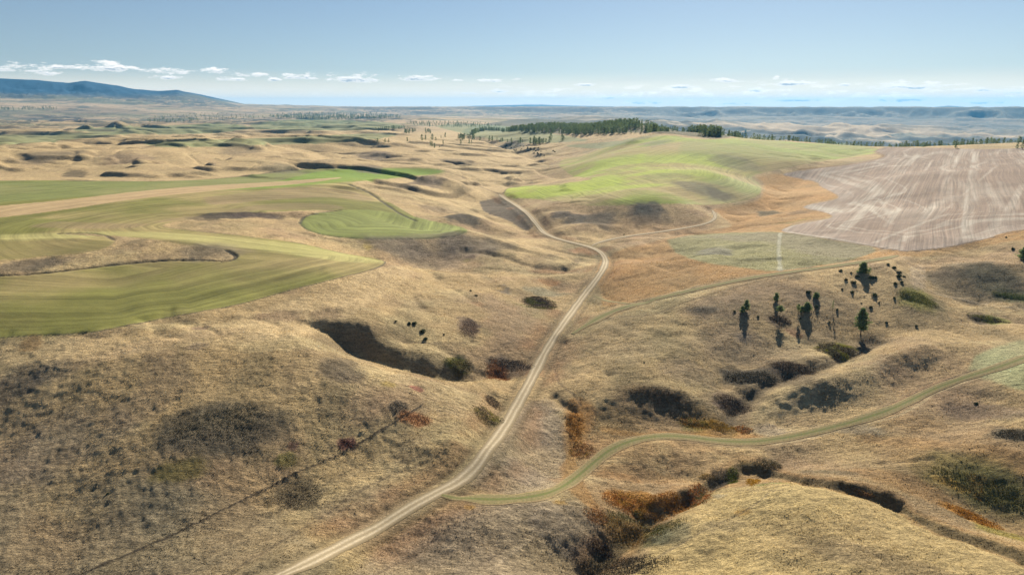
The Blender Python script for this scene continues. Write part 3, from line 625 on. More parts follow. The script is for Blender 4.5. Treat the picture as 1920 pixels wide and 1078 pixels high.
# ------------------------------------------------------------------ roads: level the land beneath them, then lay a strip on it
def resample(p, step):
    d = np.concatenate([[0], np.cumsum(np.hypot(*np.diff(p, axis=0).T))])
    s = np.arange(0, d[-1], step)
    return np.stack([np.interp(s, d, p[:, 0]), np.interp(s, d, p[:, 1])], 1)
def blur1(a, k):
    w = np.hanning(2 * k + 3)[1:-1]; w /= w.sum()
    ap = np.concatenate([np.full(k, a[0]), a, np.full(k, a[-1])]) if a.ndim == 1 else np.vstack([np.repeat(a[:1], k, 0), a, np.repeat(a[-1:], k, 0)])
    return np.convolve(ap, w, 'valid') if a.ndim == 1 else np.stack([np.convolve(ap[:, c], w, 'valid') for c in range(a.shape[1])], 1)
ROADMASK = np.zeros(GA.shape, np.float32)
def road_line(s, width, step=1.5, shoulder=1.5, smooth=10):
    p = land_line(s, 8)
    p = resample(p, step); p = blur1(p, smooth); 
    z = blur1(ground(p[:, 0], p[:, 1]), 12)
    sl, D, S, V, T = seg_dist(p[::2], z[::2], ext=width * (shoulder + 1.5) + 20)
    cell = GR[sl] * (AZ[1] - AZ[0])
    m = 1 - sstep(width * .6, width * shoulder + 1.5 * cell + 2, D)
    H[sl] = H[sl] * (1 - m) + V * m
    ROADMASK[sl] = np.maximum(ROADMASK[sl], 1 - sstep(width * .5, width * .9 + cell, D))
    return p, z
def strip(p, width, lift, cols=9, lift_far=0.0, wob=0.0):
    t = np.gradient(p, axis=0); t /= np.hypot(t[:, 0], t[:, 1])[:, None]
    nx = np.stack([t[:, 1], -t[:, 0]], 1)
    n_ = len(p); tp = np.minimum(1, .35 + np.minimum(np.arange(n_), np.arange(n_)[::-1]) / 14.0)
    wv = width * tp * (1 + wob * vnoise(np.arange(n_) / 5.0, np.zeros(n_), 8) + .08 * vnoise(np.arange(n_) / 9.0, np.zeros(n_), 3) + .06 * vnoise(np.arange(n_) / 2.5, np.zeros(n_), 4))
    V = []; UV = []
    dist = np.arange(n_) * np.hypot(*(p[1] - p[0]))
    for k in range(cols):
        s = (k / (cols - 1) - .5)
        q = p + nx * (s * wv)[:, None]
        z = ground(q[:, 0], q[:, 1]) + lift + lift_far * np.hypot(q[:, 0], q[:, 1]) / 1000 - (.06 if k in (0, cols - 1) else 0)
        V.append(np.stack([q[:, 0], q[:, 1], z], 1)); UV.append(np.stack([np.full(n_, s), dist], 1))
    V = np.stack(V, 1).reshape(-1, 3); UV = np.stack(UV, 1).reshape(-1, 2)
    i = np.arange(n_ - 1)[:, None] * cols + np.arange(cols - 1)[None]
    F = np.stack([i, i + 1, i + cols + 1, i + cols], -1).reshape(-1, 4)
    return V, F, UV
ROAD = "470 1105|520 1080|580 1054|640 1024|700 995|760 963|820 925|870 886|915 842|947 800|972 755|998 708|1020 664|1046 622|1076 580|1102 545|1121 520|1133 500|1135 486|1128 474|1108 464|1072 455|1042 447|1020 437|1006 421|990 402|970 387|950 375|934 364"
ROAD2 = "1104 463|1150 447|1205 440|1265 431|1322 422|1342 413|1340 402|1334 391"
TRACK = "812 926|838 931|880 937|940 938|1000 934|1050 917|1090 890|1120 860|1155 834|1200 820|1240 814|1290 817|1340 828|1400 831|1450 826|1530 809|1620 786|1700 755|1765 722|1832 701|1875 688|1930 668|1990 655"
TRACK2 = "1063 636|1090 616|1122 596|1180 574|1250 556|1330 537|1420 519|1500 508|1560 500|1640 488|1690 479"
TRACK3 = "1112 553|1120 560|1150 567|1190 568|1215 564"
R1, z1 = road_line(ROAD, 5.2, 1.5)
R2, z2 = road_line(ROAD2, 3.6, 3)
T1, z3 = road_line(TRACK, 4.8, 1.5, shoulder=4.5)
T2, z4 = road_line(TRACK2, 4.6, 2.5)
T3, z5 = road_line(TRACK3, 2.6, 2.0, smooth=3)
# verge: darker, coarser grass and a shallow ditch beside the gravel
sl, D, S, V, T = seg_dist(R1[::2], np.zeros(len(R1[::2])), ext=25)
vg = np.exp(-((D - 4.6) / 1.5) ** 2)
H[sl] -= .35 * vg
COL[sl] = COL[sl] * (1 - (.75 * vg * (.6 + .6 * n_mid[sl]).clip(0, 1))[..., None]) + C3(.085, .07, .04) * (.75 * vg * (.6 + .6 * n_mid[sl]).clip(0, 1))[..., None]
vg2 = np.exp(-((D - 8) / 4) ** 2) * sstep(-.1, .4, n_mid[sl]) * .5
COL[sl] = COL[sl] * (1 - vg2[..., None]) + C3(.24, .13, .06) * vg2[..., None]

# small relief: tussocks, cattle-trodden terraces
FIELDM = np.clip(Z_LEFT + Z_RIGHT + Z_BROWN + oc + .35 * Z_OVAL, 0, 1)
nearf = 1 - sstep(450, 1100, GR)
rough = (1 - ROADMASK) * (1 - .9 * FIELDM)
dark = 1 - sstep(.04, .09, COL[..., 1])
H += rough * nearf * (.30 * fbm(GX / 6, GY / 6, 3, 203) + .16 * vnoise(GX / 1.9, GY / 1.9, 205) + .12 * vnoise(GX / .95, GY / .95, 206) * (1 - sstep(200, 350, GR)))
H += rough * nearf * dark * (.28 * np.abs(vnoise(GX / 2.6, GY / 2.6, 207)) + .22 * np.abs(vnoise(GX / 1.3, GY / 1.3, 208)))
H += rough * nearf * sstep(0, .5, n_big) * .12 * vnoise(H * 2.2, (GX + GY) / 40, 209)
COL *= (1 + (.16 * n_fine * (1 - sstep(500, 1200, GR)) + .10 * n_mid)[..., None] * (1 - .6 * FIELDM[..., None]))
# frosty, pinkish rough on the creek flat
fl = land([1040, 960, 700], [820, 870, 960])
COL = np.clip(COL, .01, .8)

# ------------------------------------------------------------------ materials
def mat(name):
    m = bpy.data.materials.new(name); m.use_nodes = True
    nt = m.node_tree; nt.nodes.clear()
    o = nt.nodes.new("ShaderNodeOutputMaterial"); b = nt.nodes.new("ShaderNodeBsdfPrincipled")
    b.inputs["Roughness"].default_value = .95
    b.inputs["Specular IOR Level"].default_value = .08
    nt.links.new(b.outputs[0], o.inputs[0])
    return m, nt, b
def nnode(nt, kind, **kw):
    n_ = nt.nodes.new(kind)
    for k, v in kw.items():
        if hasattr(n_, k): setattr(n_, k, v)
        else: n_.inputs[k.replace("_", " ")].default_value = v
    return n_
def noise_tex(nt, vec, scale, detail=3, rough=.6, dist=0):
    t = nt.nodes.new("ShaderNodeTexNoise"); t.inputs["Scale"].default_value = scale
    t.inputs["Detail"].default_value = detail; t.inputs["Roughness"].default_value = rough; t.inputs["Distortion"].default_value = dist
    nt.links.new(vec, t.inputs["Vector"]); return t.outputs["Fac"]
def math_(nt, op, a, b=None, c=None):
    m = nt.nodes.new("ShaderNodeMath"); m.operation = op
    for i, q in enumerate((a, b, c)):
        if q is None: continue
        if isinstance(q, (int, float)): m.inputs[i].default_value = q
        else: nt.links.new(q, m.inputs[i])
    return m.outputs[0]
def ramp(nt, f, lo, hi, a, b):
    m = nt.nodes.new("ShaderNodeMapRange"); nt.links.new(f, m.inputs[0])
    m.inputs[1].default_value, m.inputs[2].default_value, m.inputs[3].default_value, m.inputs[4].default_value = lo, hi, a, b
    return m.outputs[0]
def mulcol(nt, col, fac):
    m = nt.nodes.new("ShaderNodeVectorMath"); m.operation = 'SCALE'
    nt.links.new(col, m.inputs[0]); nt.links.new(fac, m.inputs["Scale"]); return m.outputs[0]
def land_mat(name, gain, bump, streak, rows=None):
    m, nt, b = mat(name)
    at = nt.nodes.new("ShaderNodeAttribute"); at.attribute_name = "Col"
    tc = nt.nodes.new("ShaderNodeTexCoord")
    a = noise_tex(nt, tc.outputs["Object"], 1.5, 5, .82, .4)
    mp = nt.nodes.new("ShaderNodeMapping"); mp.inputs["Rotation"].default_value = (0, 0, rad(-25)); mp.inputs["Scale"].default_value = (.35, 1.1, .6)
    nt.links.new(tc.outputs["Object"], mp.inputs[0])
    c = noise_tex(nt, mp.outputs[0], .75, 4, .7)
    f = math_(nt, 'MULTIPLY', ramp(nt, a, .3, .7, 1 - gain, 1 + gain), ramp(nt, c, .3, .7, 1 - streak, 1 + streak))
    if rows:      # drill rows / wheel marks along the direction the field is worked
        ra_ = nt.nodes.new("ShaderNodeAttribute"); ra_.attribute_name = "row"
        cv = nt.nodes.new("ShaderNodeCombineXYZ"); nt.links.new(math_(nt, 'MULTIPLY', ra_.outputs["Fac"], rows[0]), cv.inputs[0])
        big = nt.nodes.new("ShaderNodeVectorMath"); big.operation = 'SCALE'; big.inputs["Scale"].default_value = .012; nt.links.new(tc.outputs["Object"], big.inputs[0])
        ad = nt.nodes.new("ShaderNodeVectorMath"); ad.operation = 'ADD'; nt.links.new(cv.outputs[0], ad.inputs[0]); nt.links.new(big.outputs[0], ad.inputs[1])
        rn = noise_tex(nt, ad.outputs[0], 1.0, 4, .7)
        msk = ramp(nt, noise_tex(nt, tc.outputs["Object"], .02, 3, .6), .35, .65, .35, 1)
        f = math_(nt, 'MULTIPLY', f, math_(nt, 'ADD', 1.0, math_(nt, 'MULTIPLY', ramp(nt, rn, .35, .65, -rows[1], rows[1]), msk)))
    nt.links.new(mulcol(nt, at.outputs["Color"], f), b.inputs["Base Color"])
    bp = nt.nodes.new("ShaderNodeBump"); bp.inputs["Strength"].default_value = 1.0; bp.inputs["Distance"].default_value = bump
    hsum = math_(nt, 'ADD', a, math_(nt, 'MULTIPLY', c, 1.2))
    nt.links.new(hsum, bp.inputs["Height"]); nt.links.new(bp.outputs[0], b.inputs["Normal"])
    return m
M_GRASS = land_mat("dry grass", .60, .5, .34)
M_FIELD = land_mat("sown field", .14, .10, .10, rows=(.42, .30))
M_STUB = land_mat("stubble", .2, .12, .12, rows=(.75, .36))
M_MTN = land_mat("far country", .1, .0, .1)

def np_mesh(name, V, F, m, col=None, kind=None, smooth=True, parent=None, uv=None, row=None):
    me = bpy.data.meshes.new(name)
    nv, nf = len(V), len(F)
    k = F.shape[1]
    me.vertices.add(nv); me.vertices.foreach_set("co", np.ascontiguousarray(V, np.float32).ravel())
    me.loops.add(nf * k); me.loops.foreach_set("vertex_index", np.ascontiguousarray(F, np.int32).ravel())
    me.polygons.add(nf); me.polygons.foreach_set("loop_start", np.arange(0, nf * k, k, dtype=np.int32))
    me.polygons.foreach_set("use_smooth", np.full(nf, smooth))
    if col is not None:
        ca = me.color_attributes.new("Col", 'FLOAT_COLOR', 'POINT')
        ca.data.foreach_set("color", np.concatenate([col, np.ones((nv, 1))], 1).astype(np.float32).ravel())
    if uv is not None:
        ua = me.attributes.new("across", 'FLOAT2', 'POINT'); ua.data.foreach_set("vector", uv.astype(np.float32).ravel())
    if row is not None:
        ra = me.attributes.new("row", "FLOAT", "POINT"); ra.data.foreach_set("value", row.astype(np.float32))
    me.materials.append(m) if m else None
    me.update(calc_edges=True); me.validate() if nv < 1000 else None
    o = bpy.data.objects.new(name, me); C.objects.link(o)
    if kind: o["kind"] = kind
    if parent: o.parent = parent
    return o
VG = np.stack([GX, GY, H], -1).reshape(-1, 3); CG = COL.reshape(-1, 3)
idx = np.arange(NL * NA).reshape(NL, NA)
FQ = np.stack([idx[:-1, :-1], idx[:-1, 1:], idx[1:, 1:], idx[1:, :-1]], -1)
zid = np.zeros((NL - 1, NA - 1), np.int8)
def fz(Z): return Z[:-1, :-1] > .5
for k, Z in enumerate((Z_LEFT, oc, Z_RIGHT, Z_BROWN, Z_OVAL, sum(Z_FARG)), 1): zid[fz(Z)] = k
zid[:, :][(GR[:-1, :-1] > 15500)] = 7
SPLIT = [("ground", M_GRASS, None), ("field", M_FIELD, "green sown field curving round the tan hummocks on the left plateau"), ("field", M_FIELD, "oval green sown knoll between the brown hollow and the road valley"),
         ("field", M_FIELD, "yellow green sown hill below the pine wood"), ("field", M_STUB, "harvested brown field with pale wheel tracks on the right"),
         ("field", M_GRASS, "pale green ploughed field corner at the right edge"), ("field", M_FIELD, "distant green fields in the middle distance"), ("mountains", M_MTN, "blue mountain ranges on the horizon")]
for k, (nm, m_, lb) in enumerate(SPLIT):
    f = FQ[zid == k]
    if len(f) == 0: continue
    used, inv = np.unique(f.ravel(), return_inverse=True)
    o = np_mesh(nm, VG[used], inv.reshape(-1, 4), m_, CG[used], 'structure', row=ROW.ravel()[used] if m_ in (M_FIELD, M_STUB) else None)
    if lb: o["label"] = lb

def road_mat(name, base, rut, edge, green_mid):
    m, nt, b = mat(name)
    at = nt.nodes.new("ShaderNodeAttribute"); at.attribute_name = "across"
    sx = nt.nodes.new("ShaderNodeSeparateXYZ"); nt.links.new(at.outputs["Vector"], sx.inputs[0])
    tc = nt.nodes.new("ShaderNodeTexCoord")
    n1 = noise_tex(nt, tc.outputs["Object"], 1.6, 5, .75); n2 = noise_tex(nt, tc.outputs["Object"], .12, 3, .6)
    ax = math_(nt, 'ABSOLUTE', math_(nt, 'ADD', sx.outputs[0], math_(nt, 'MULTIPLY', math_(nt, 'SUBTRACT', n2, .5), .12)))
    rt = math_(nt, 'ABSOLUTE', math_(nt, 'SUBTRACT', ax, .2))
    inrut = ramp(nt, rt, .03, .13, 1, 0); atedge = ramp(nt, math_(nt, 'ADD', ax, math_(nt, 'MULTIPLY', math_(nt, 'SUBTRACT', n1, .5), .35)), .24, .46, 0, 1)
    mid = math_(nt, 'MULTIPLY', ramp(nt, ax, .02, .09, 1, 0), ramp(nt, n1, .42, .6, 0, 1))
    def mixc(f, a, c):
        x = nt.nodes.new("ShaderNodeMix"); x.data_type = 'RGBA'
        nt.links.new(f, x.inputs[0])
        for q, i in ((a, 6), (c, 7)):
            if isinstance(q, tuple): x.inputs[i].default_value = (*q, 1)
            else: nt.links.new(q, x.inputs[i])
        return x.outputs[2]
    c = mixc(inrut, base, rut); c = mixc(mid, c, green_mid); c = mixc(atedge, c, edge)
    c = mulcol(nt, c, ramp(nt, n1, .25, .75, .62, 1.38))
    nt.links.new(c, b.inputs["Base Color"])
    bp = nt.nodes.new("ShaderNodeBump"); bp.inputs["Distance"].default_value = .08; nt.links.new(n1, bp.inputs["Height"]); nt.links.new(bp.outputs[0], b.inputs["Normal"])
    return m
M_ROAD = road_mat("gravel", (.30, .24, .155), (.41, .34, .235), (.20, .155, .09), (.22, .18, .11))
M_TRACK = road_mat("grass track", (.135, .135, .05), (.20, .165, .08), (.26, .19, .10), (.11, .125, .04))
for nm, lb, p, w_, lf, mt in (("gravel_road", "pale two-rut gravel road running up the valley", R1, 4.6, .10, M_ROAD), ("gravel_road", "narrow gravel road branching towards the orange basin", R2, 3.6, .14, M_ROAD),
    ("grass_track", "green farm track leaving the road near the creek and climbing to the right", T1, 4.6, .09, M_TRACK), ("grass_track", "green track running along the orange slope", T2, 4.4, .14, M_TRACK), ("grass_track", "short green loop track beside the road", T3, 2.4, .12, M_TRACK)):
    V, F, UV = strip(p, w_, lf, lift_far=.25, wob=.22 if mt == M_TRACK else .06)
    o = np_mesh(nm, V, F, mt, kind='structure', uv=UV); o["label"] = lb
# ------------------------------------------------------------------ vegetation
def leaf_mat(name, gain=.35, trans=.25):
    m, nt, b = mat(name)
    at = nt.nodes.new("ShaderNodeAttribute"); at.attribute_name = "Col"
    tc = nt.nodes.new("ShaderNodeTexCoord")
    a = noise_tex(nt, tc.outputs["Object"], 1.1, 2, .6)
    c = mulcol(nt, at.outputs["Color"], ramp(nt, a, .3, .7, 1 - gain, 1 + gain))
    nt.links.new(c, b.inputs["Base Color"])
    tr = nt.nodes.new("ShaderNodeBsdfTranslucent"); nt.links.new(c, tr.inputs[0])
    mx = nt.nodes.new("ShaderNodeMixShader"); mx.inputs[0].default_value = trans
    out = [n for n in nt.nodes if n.type == 'OUTPUT_MATERIAL'][0]
    nt.links.new(b.outputs[0], mx.inputs[1]); nt.links.new(tr.outputs[0], mx.inputs[2]); nt.links.new(mx.outputs[0], out.inputs[0])
    return m
M_NEEDLE = leaf_mat("pine needles", .35, .45); M_SHRUB = leaf_mat("shrub leaves", .3, .2); M_TUFT = leaf_mat("grass tufts", .15, .5)
M_BARK, nt_, b_ = mat("bark"); b_.inputs["Base Color"].default_value = (.075, .048, .032, 1)
tc_ = nt_.nodes.new("ShaderNodeTexCoord"); nb_ = noise_tex(nt_, tc_.outputs["Object"], 4, 4, .7)
bs_ = nt_.nodes.new("ShaderNodeRGB"); bs_.outputs[0].default_value = (.11, .07, .045, 1)
nt_.links.new(mulcol(nt_, bs_.outputs[0], ramp(nt_, nb_, .3, .7, .6, 1.4)), b_.inputs["Base Color"])

def rand_tris(centres, size, rng, flat=.6, aspect=1.0):
    """leafy triangles around the given centres"""
    n = len(centres)
    size = np.broadcast_to(np.asarray(size, float), (n,))[:, None]
    d1 = rng.normal(size=(n, 3)); d1 /= np.linalg.norm(d1, axis=1)[:, None]
    d2 = rng.normal(size=(n, 3)); d2[:, 2] *= flat
    d2 -= (d2 * d1).sum(1)[:, None] * d1; d2 /= np.linalg.norm(d2, axis=1)[:, None] + 1e-9
    a = centres - d1 * size * .5 - d2 * size * .4 * aspect; b = centres + d1 * size * .5 - d2 * size * .3 * aspect; c = centres + d2 * size * .65 * aspect
    V = np.stack([a, b, c], 1).reshape(-1, 3); return V, np.arange(3 * n).reshape(-1, 3)
def tube(pts, radii, sides=7):
    V = []; F = []
    pts = [Vector(p) for p in pts]
    for i, p in enumerate(pts):
        d = (pts[min(i + 1, len(pts) - 1)] - pts[max(i - 1, 0)]).normalized()
        u_ = d.orthogonal().normalized(); w_ = d.cross(u_)
        for k in range(sides):
            a = 2 * math.pi * k / sides
            V.append(p + (u_ * math.cos(a) + w_ * math.sin(a)) * radii[i])
    for i in range(len(pts) - 1):
        for k in range(sides):
            k2 = (k + 1) % sides
            F.append((i * sides + k, i * sides + k2, (i + 1) * sides + k2)); F.append((i * sides + k, (i + 1) * sides + k2, (i + 1) * sides + k))
    return np.array([tuple(v) for v in V]), np.array(F)
def join(parts):
    Vs, Fs, o = [], [], 0
    for V, F in parts: Vs.append(V); Fs.append(F + o); o += len(V)
    return np.concatenate(Vs), np.concatenate(Fs)
def pine_parts(h, rad_, start, seed, whorls, clumps, per, size, shape=.8, lean=.02):
    """trunk with limbs, and a crown of needle tufts carried on them"""
    rng = np.random.RandomState(seed)
    bend = rng.uniform(-lean, lean, 2)
    def ax(z): return np.array([bend[0] * z + .15 * math.sin(z * .5 + seed) * h / 12, bend[1] * z, z])
    tz = np.linspace(-.6, h * .97, 9)
    trunk = [tube([ax(z) for z in tz], [max(.018 * h * (1 - z / h) ** .8 * 1.15, .02) for z in tz], 7)]
    cen, siz = [], []
    for w_ in range(whorls):
        t = w_ / (whorls - 1); z = h * (start + (1 - start) * t * .98)
        prof = (math.sin(math.pi * min(1, (t * .8 + .2)) ** shape) ** .7 * .9 + .12) * (1 - t ** 3 * .75)
        nl = rng.randint(3, 6)
        for k in range(nl):
            a = rng.uniform(0, 2 * math.pi); L = rad_ * prof * rng.uniform(.45, 1.15)
            if rng.rand() < .12: L *= .3
            rise = rng.uniform(-.12, .35) + .3 * t
            b0 = ax(z); b1 = b0 + np.array([math.cos(a) * L, math.sin(a) * L, L * rise])
            if whorls > 8: trunk.append(tube([b0, (b0 + b1) / 2 + [0, 0, -.04 * L], b1], [.006 * h * (1 - t * .6), .004 * h * (1 - t * .6), .01], 4))
            for c_i in range(clumps):
                s = rng.uniform(.35, 1.02); q = b0 + (b1 - b0) * s + rng.normal(size=3) * [.10 * L + .1, .10 * L + .1, .07 * L + .06]
                cr = size * rng.uniform(.6, 1.2)
                pts = q + rng.normal(size=(per, 3)) * [cr, cr, cr * .55]
                cen.append(pts); siz.append(np.full(per, size * 1.1) * rng.uniform(.6, 1.2, per))
    top = ax(h * .97)
    cen.append(top + rng.normal(size=(per * 2, 3)) * [size * .4, size * .4, size]); siz.append(np.full(per * 2, size * .8))
    cen = np.concatenate(cen); siz = np.concatenate(siz)
    crown = rand_tris(cen, siz, rng)
    base = np.array([.165, .215, .085]); tint = rng.uniform(.75, 1.3, len(cen))[:, None]
    warm = (rng.rand(len(cen)) < .12)[:, None] * np.array([.05, .035, 0])
    col = np.repeat(base * tint + warm, 3, 0)
    return join(trunk), crown, col
def tag(o, label, cat, group=None):
    o["label"] = label; o["category"] = cat
    if group: o["group"] = group
    return o
def node(name, loc, rz=0, sc=1):
    o = bpy.data.objects.new(name, None); C.objects.link(o); o.location = loc; o.rotation_euler = (0, 0, rz); o.scale = (sc, sc, sc)
    o.empty_display_size = .5; return o
def spot(u, v):
    p = land([u], [v])[0]; return p[0], p[1], float(ground(p[0], p[1]))
BARK_COL = np.array([[.1, .07, .045]])
def pine_thing(name, u, v, args, label, cat, sc=1, rz=0):
    T_, Cw, col = pine_parts(**args)
    root = node(name, spot(u, v), rz, sc * .74)
    np_mesh("trunk", T_[0], T_[1], M_BARK, parent=root, smooth=True); np_mesh("crown", Cw[0], Cw[1], M_NEEDLE, col, parent=root, smooth=False)
    tag(root, label, cat); return root
pine_thing("pine_tree", 1614, 627, dict(h=15.0, rad_=4.3, start=.2, seed=5, whorls=17, clumps=9, per=16, size=.42), "tall green pine standing alone on the dry slope above a round thicket", "pine tree")
pine_thing("pine_tree", 1399, 583, dict(h=6.4, rad_=1.5, start=.18, seed=8, whorls=12, clumps=7, per=14, size=.33), "slender green pine casting a long shadow, leftmost tree on the hillside", "pine tree")
pine_thing("pine_tree", 1392, 586, dict(h=3.6, rad_=1.4, start=.12, seed=9, whorls=7, clumps=7, per=12, size=.3), "small yellowish pine at the foot of the slender pine", "pine tree")
pine_thing("pine_tree", 1462, 594, dict(h=6.4, rad_=2.4, start=.55, seed=11, whorls=9, clumps=6, per=9, size=.36), "thin pine with a sparse flat crown above a dark thicket patch", "pine tree")
pine_thing("pine_tree", 1455, 564, dict(h=4.6, rad_=1.5, start=.12, seed=12, whorls=8, clumps=8, per=12, size=.34), "small dark pine just above the sparse flat-crowned pine", "pine tree")
pine_thing("pine_tree", 1496, 590, dict(h=6.2, rad_=1.1, start=.55, seed=13, whorls=6, clumps=5, per=7, size=.3), "spindly young pine beside the dark bushy pine", "pine tree")
pine_thing("pine_tree", 1513, 584, dict(h=5.2, rad_=2.3, start=.06, seed=14, whorls=11, clumps=10, per=16, size=.42), "dark bushy pine in the middle of the hillside trees", "pine tree")
pine_thing("pine_tree", 1504, 585, dict(h=3.2, rad_=2.2, start=.1, seed=15, whorls=6, clumps=7, per=12, size=.36), "low spreading pine between the spindly pine and the dark bushy pine", "pine tree")
pine_thing("pine_tree", 1530, 559, dict(h=3.0, rad_=2.0, start=.1, seed=16, whorls=7, clumps=9, per=14, size=.4), "squat dark pine upslope of the dark bushy pine", "pine tree")
pine_thing("pine_tree", 1618, 512, dict(h=6.6, rad_=3.6, start=.12, seed=17, whorls=12, clumps=10, per=16, size=.5, shape=.5), "broad dark rounded pine beside the track on the ridge top", "pine tree")
pine_thing("pine_tree", 1919, 487, dict(h=8.5, rad_=3.6, start=.1, seed=18, whorls=12, clumps=9, per=14, size=.5), "dark pine cut by the right edge of the photo", "pine tree")
pine_thing("pine_tree", 1561, 582, dict(h=5.6, rad_=.5, start=.3, seed=19, whorls=6, clumps=3, per=5, size=.22), "bare narrow dead pine standing right of the dark bushy pine", "dead tree")

def bush_mesh(r, h, seed, n=420, size=.34, base=(.075, .09, .042)):
    rng = np.random.RandomState(seed)
    k = rng.randint(3, 6); cs = rng.normal(size=(k, 2)) * r * .4; hs = rng.uniform(.6, 1, k) * h
    w_ = rng.randint(0, k, n)
    th = rng.uniform(0, 2 * math.pi, n); ph = np.arccos(rng.uniform(0, 1, n)); rr = rng.uniform(.55, 1.05, n)
    P = np.stack([cs[w_, 0] + np.cos(th) * np.sin(ph) * rr * r * .65, cs[w_, 1] + np.sin(th) * np.sin(ph) * rr * r * .65, np.cos(ph) * rr * hs[w_] + .08], 1)
    V, F = rand_tris(P, size * rng.uniform(.6, 1.3, n), rng)
    col = np.repeat(np.array(base) * rng.uniform(.65, 1.35, n)[:, None], 3, 0)
    st = [tube([(0, 0, -.3), (cs[j, 0] * .6, cs[j, 1] * .6, hs[j] * .45), (cs[j, 0], cs[j, 1], hs[j] * .8)], [.07, .05, .02], 4) for j in range(k)]
    return (V, F), col, join(st)
BUSH = []
for s_ in range(5):
    L_, c_, st_ = bush_mesh(1.05, 1.3, 40 + s_)
    BUSH.append(join([L_, st_]) + (np.concatenate([c_, np.repeat(BARK_COL, len(st_[0]), 0)]),))
def bush_me(k):
    V, F, c = BUSH[k]
    o = np_mesh("juniper_bush", V, F, M_SHRUB, c, smooth=False); me = o.data; bpy.data.objects.remove(o); return me
BUSH_ME = [bush_me(k) for k in range(5)]
def bush(name, u, v, s, label, group=None, k=None, sz=1.0):
    k = random.randrange(5) if k is None else k
    o = bpy.data.objects.new(name, BUSH_ME[k]); C.objects.link(o); o.location = spot(u, v); o.rotation_euler = (0, 0, random.uniform(0, 6.28)); s *= .64; o.scale = (s, s * random.uniform(.85, 1.15), s * sz * random.uniform(.85, 1.1))
    return tag(o, label, "bush", group)
G_ = "dark junipers dotted over the hillside"
for u, v, s, lb in (
 (1577, 509, 1.3, "dark juniper just below the ridge track, leftmost of the top row"), (1596, 512, .8, "tiny juniper between two larger ones below the ridge track"), (1608, 520, 1.5, "round juniper directly below the broad dark ridge pine"),
 (1586, 526, 1.3, "upright narrow juniper below the ridge track"), (1600, 531, 1.6, "dark square juniper in the middle of the ridge slope"), (1578, 543, .95, "small juniper on bare grass left of the ridge slope centre"),
 (1598, 549, 1.4, "low wide juniper halfway down the ridge slope"), (1639, 555, 1.9, "tall dark juniper on its own near the pale spur"), (1677, 560, 1.0, "small juniper right on the crest of the pale spur"),
 (1634, 523, 2.1, "large dark juniper joined to the shadow of the ridge pine"), (1640, 522, 1.4, "smaller juniper touching the large dark juniper below the ridge pine"), (1675, 504, 1.9, "tall juniper at the top of the scrubby gully row"),
 (1686, 513, 1.6, "second juniper down the scrubby gully row"), (1685, 520, 1.6, "slanting juniper in the middle of the scrubby gully row"), (1695, 520, 1.1, "flat juniper at the right end of the scrubby gully row"), (1690, 530, 1.3, "lowest right juniper of the gully row"),
 (1678, 533, 1.3, "lowest left juniper of the gully row"), (1665, 497, 1.2, "flat juniper at the head of the gully"), (1516, 550, 1.7, "wide low juniper left of the squat dark pine"), (1531, 577, 1.5, "dark juniper right of the dark bushy pine"),
 (1569, 582, 1.1, "small juniper below the bare dead pine"), (1615, 569, .6, "tiny juniper above the tall lone pine"), (1633, 577, 1.3, "dark juniper upper right of the tall lone pine"), (1648, 568, .6, "tiny juniper right of the tall lone pine"),
 (1555, 605, .8, "speck of juniper on bare grass left of the tall lone pine"), (1422, 595, 1.0, "round juniper right of the slender pine"), (1377, 585, 1.0, "grey juniper left of the slender pine"), (1899, 468, 1.6, "dark juniper left of the right edge pine"), (1887, 446, 1.0, "small juniper below the brown field near the right edge"),
 (1718, 612, .9, "low juniper in the valley foot right of the lone pine"), (1830, 758, .9, "dark sage bush below the green track at the right"), (1662, 606, .9, "juniper on the slope foot right of the lone pine"), (1500, 598, .8, "small juniper beneath the spindly pine"),
 (883, 546, 1.1, "dark bush on the grassy slope, upper of two near the road valley"), (893, 555, 1.1, "dark bush on the grassy slope, lower of two near the road valley"), (768, 608, 1.5, "left one of two touching bushes above the shadowed gully"), (777, 608, 1.6, "right one of two touching bushes above the shadowed gully"),
 (793, 623, 1.7, "tall green bush above the shadowed gully"), (798, 637, 1.5, "dark bush below the tall green bush over the gully"), (832, 628, .9, "small lone bush right of the gully bushes"), (742, 603, .7, "tiny bush left of the gully bushes"),
 (1208, 680, .5, "tiny dark bush on the bare right slope beside the road"), (203, 926, .6, "tiny dark bush low on the left foreground hill"), (1170, 440, .8, "lone dark bush beside the branching road")):
    bush("juniper_bush", u, v, s, lb)

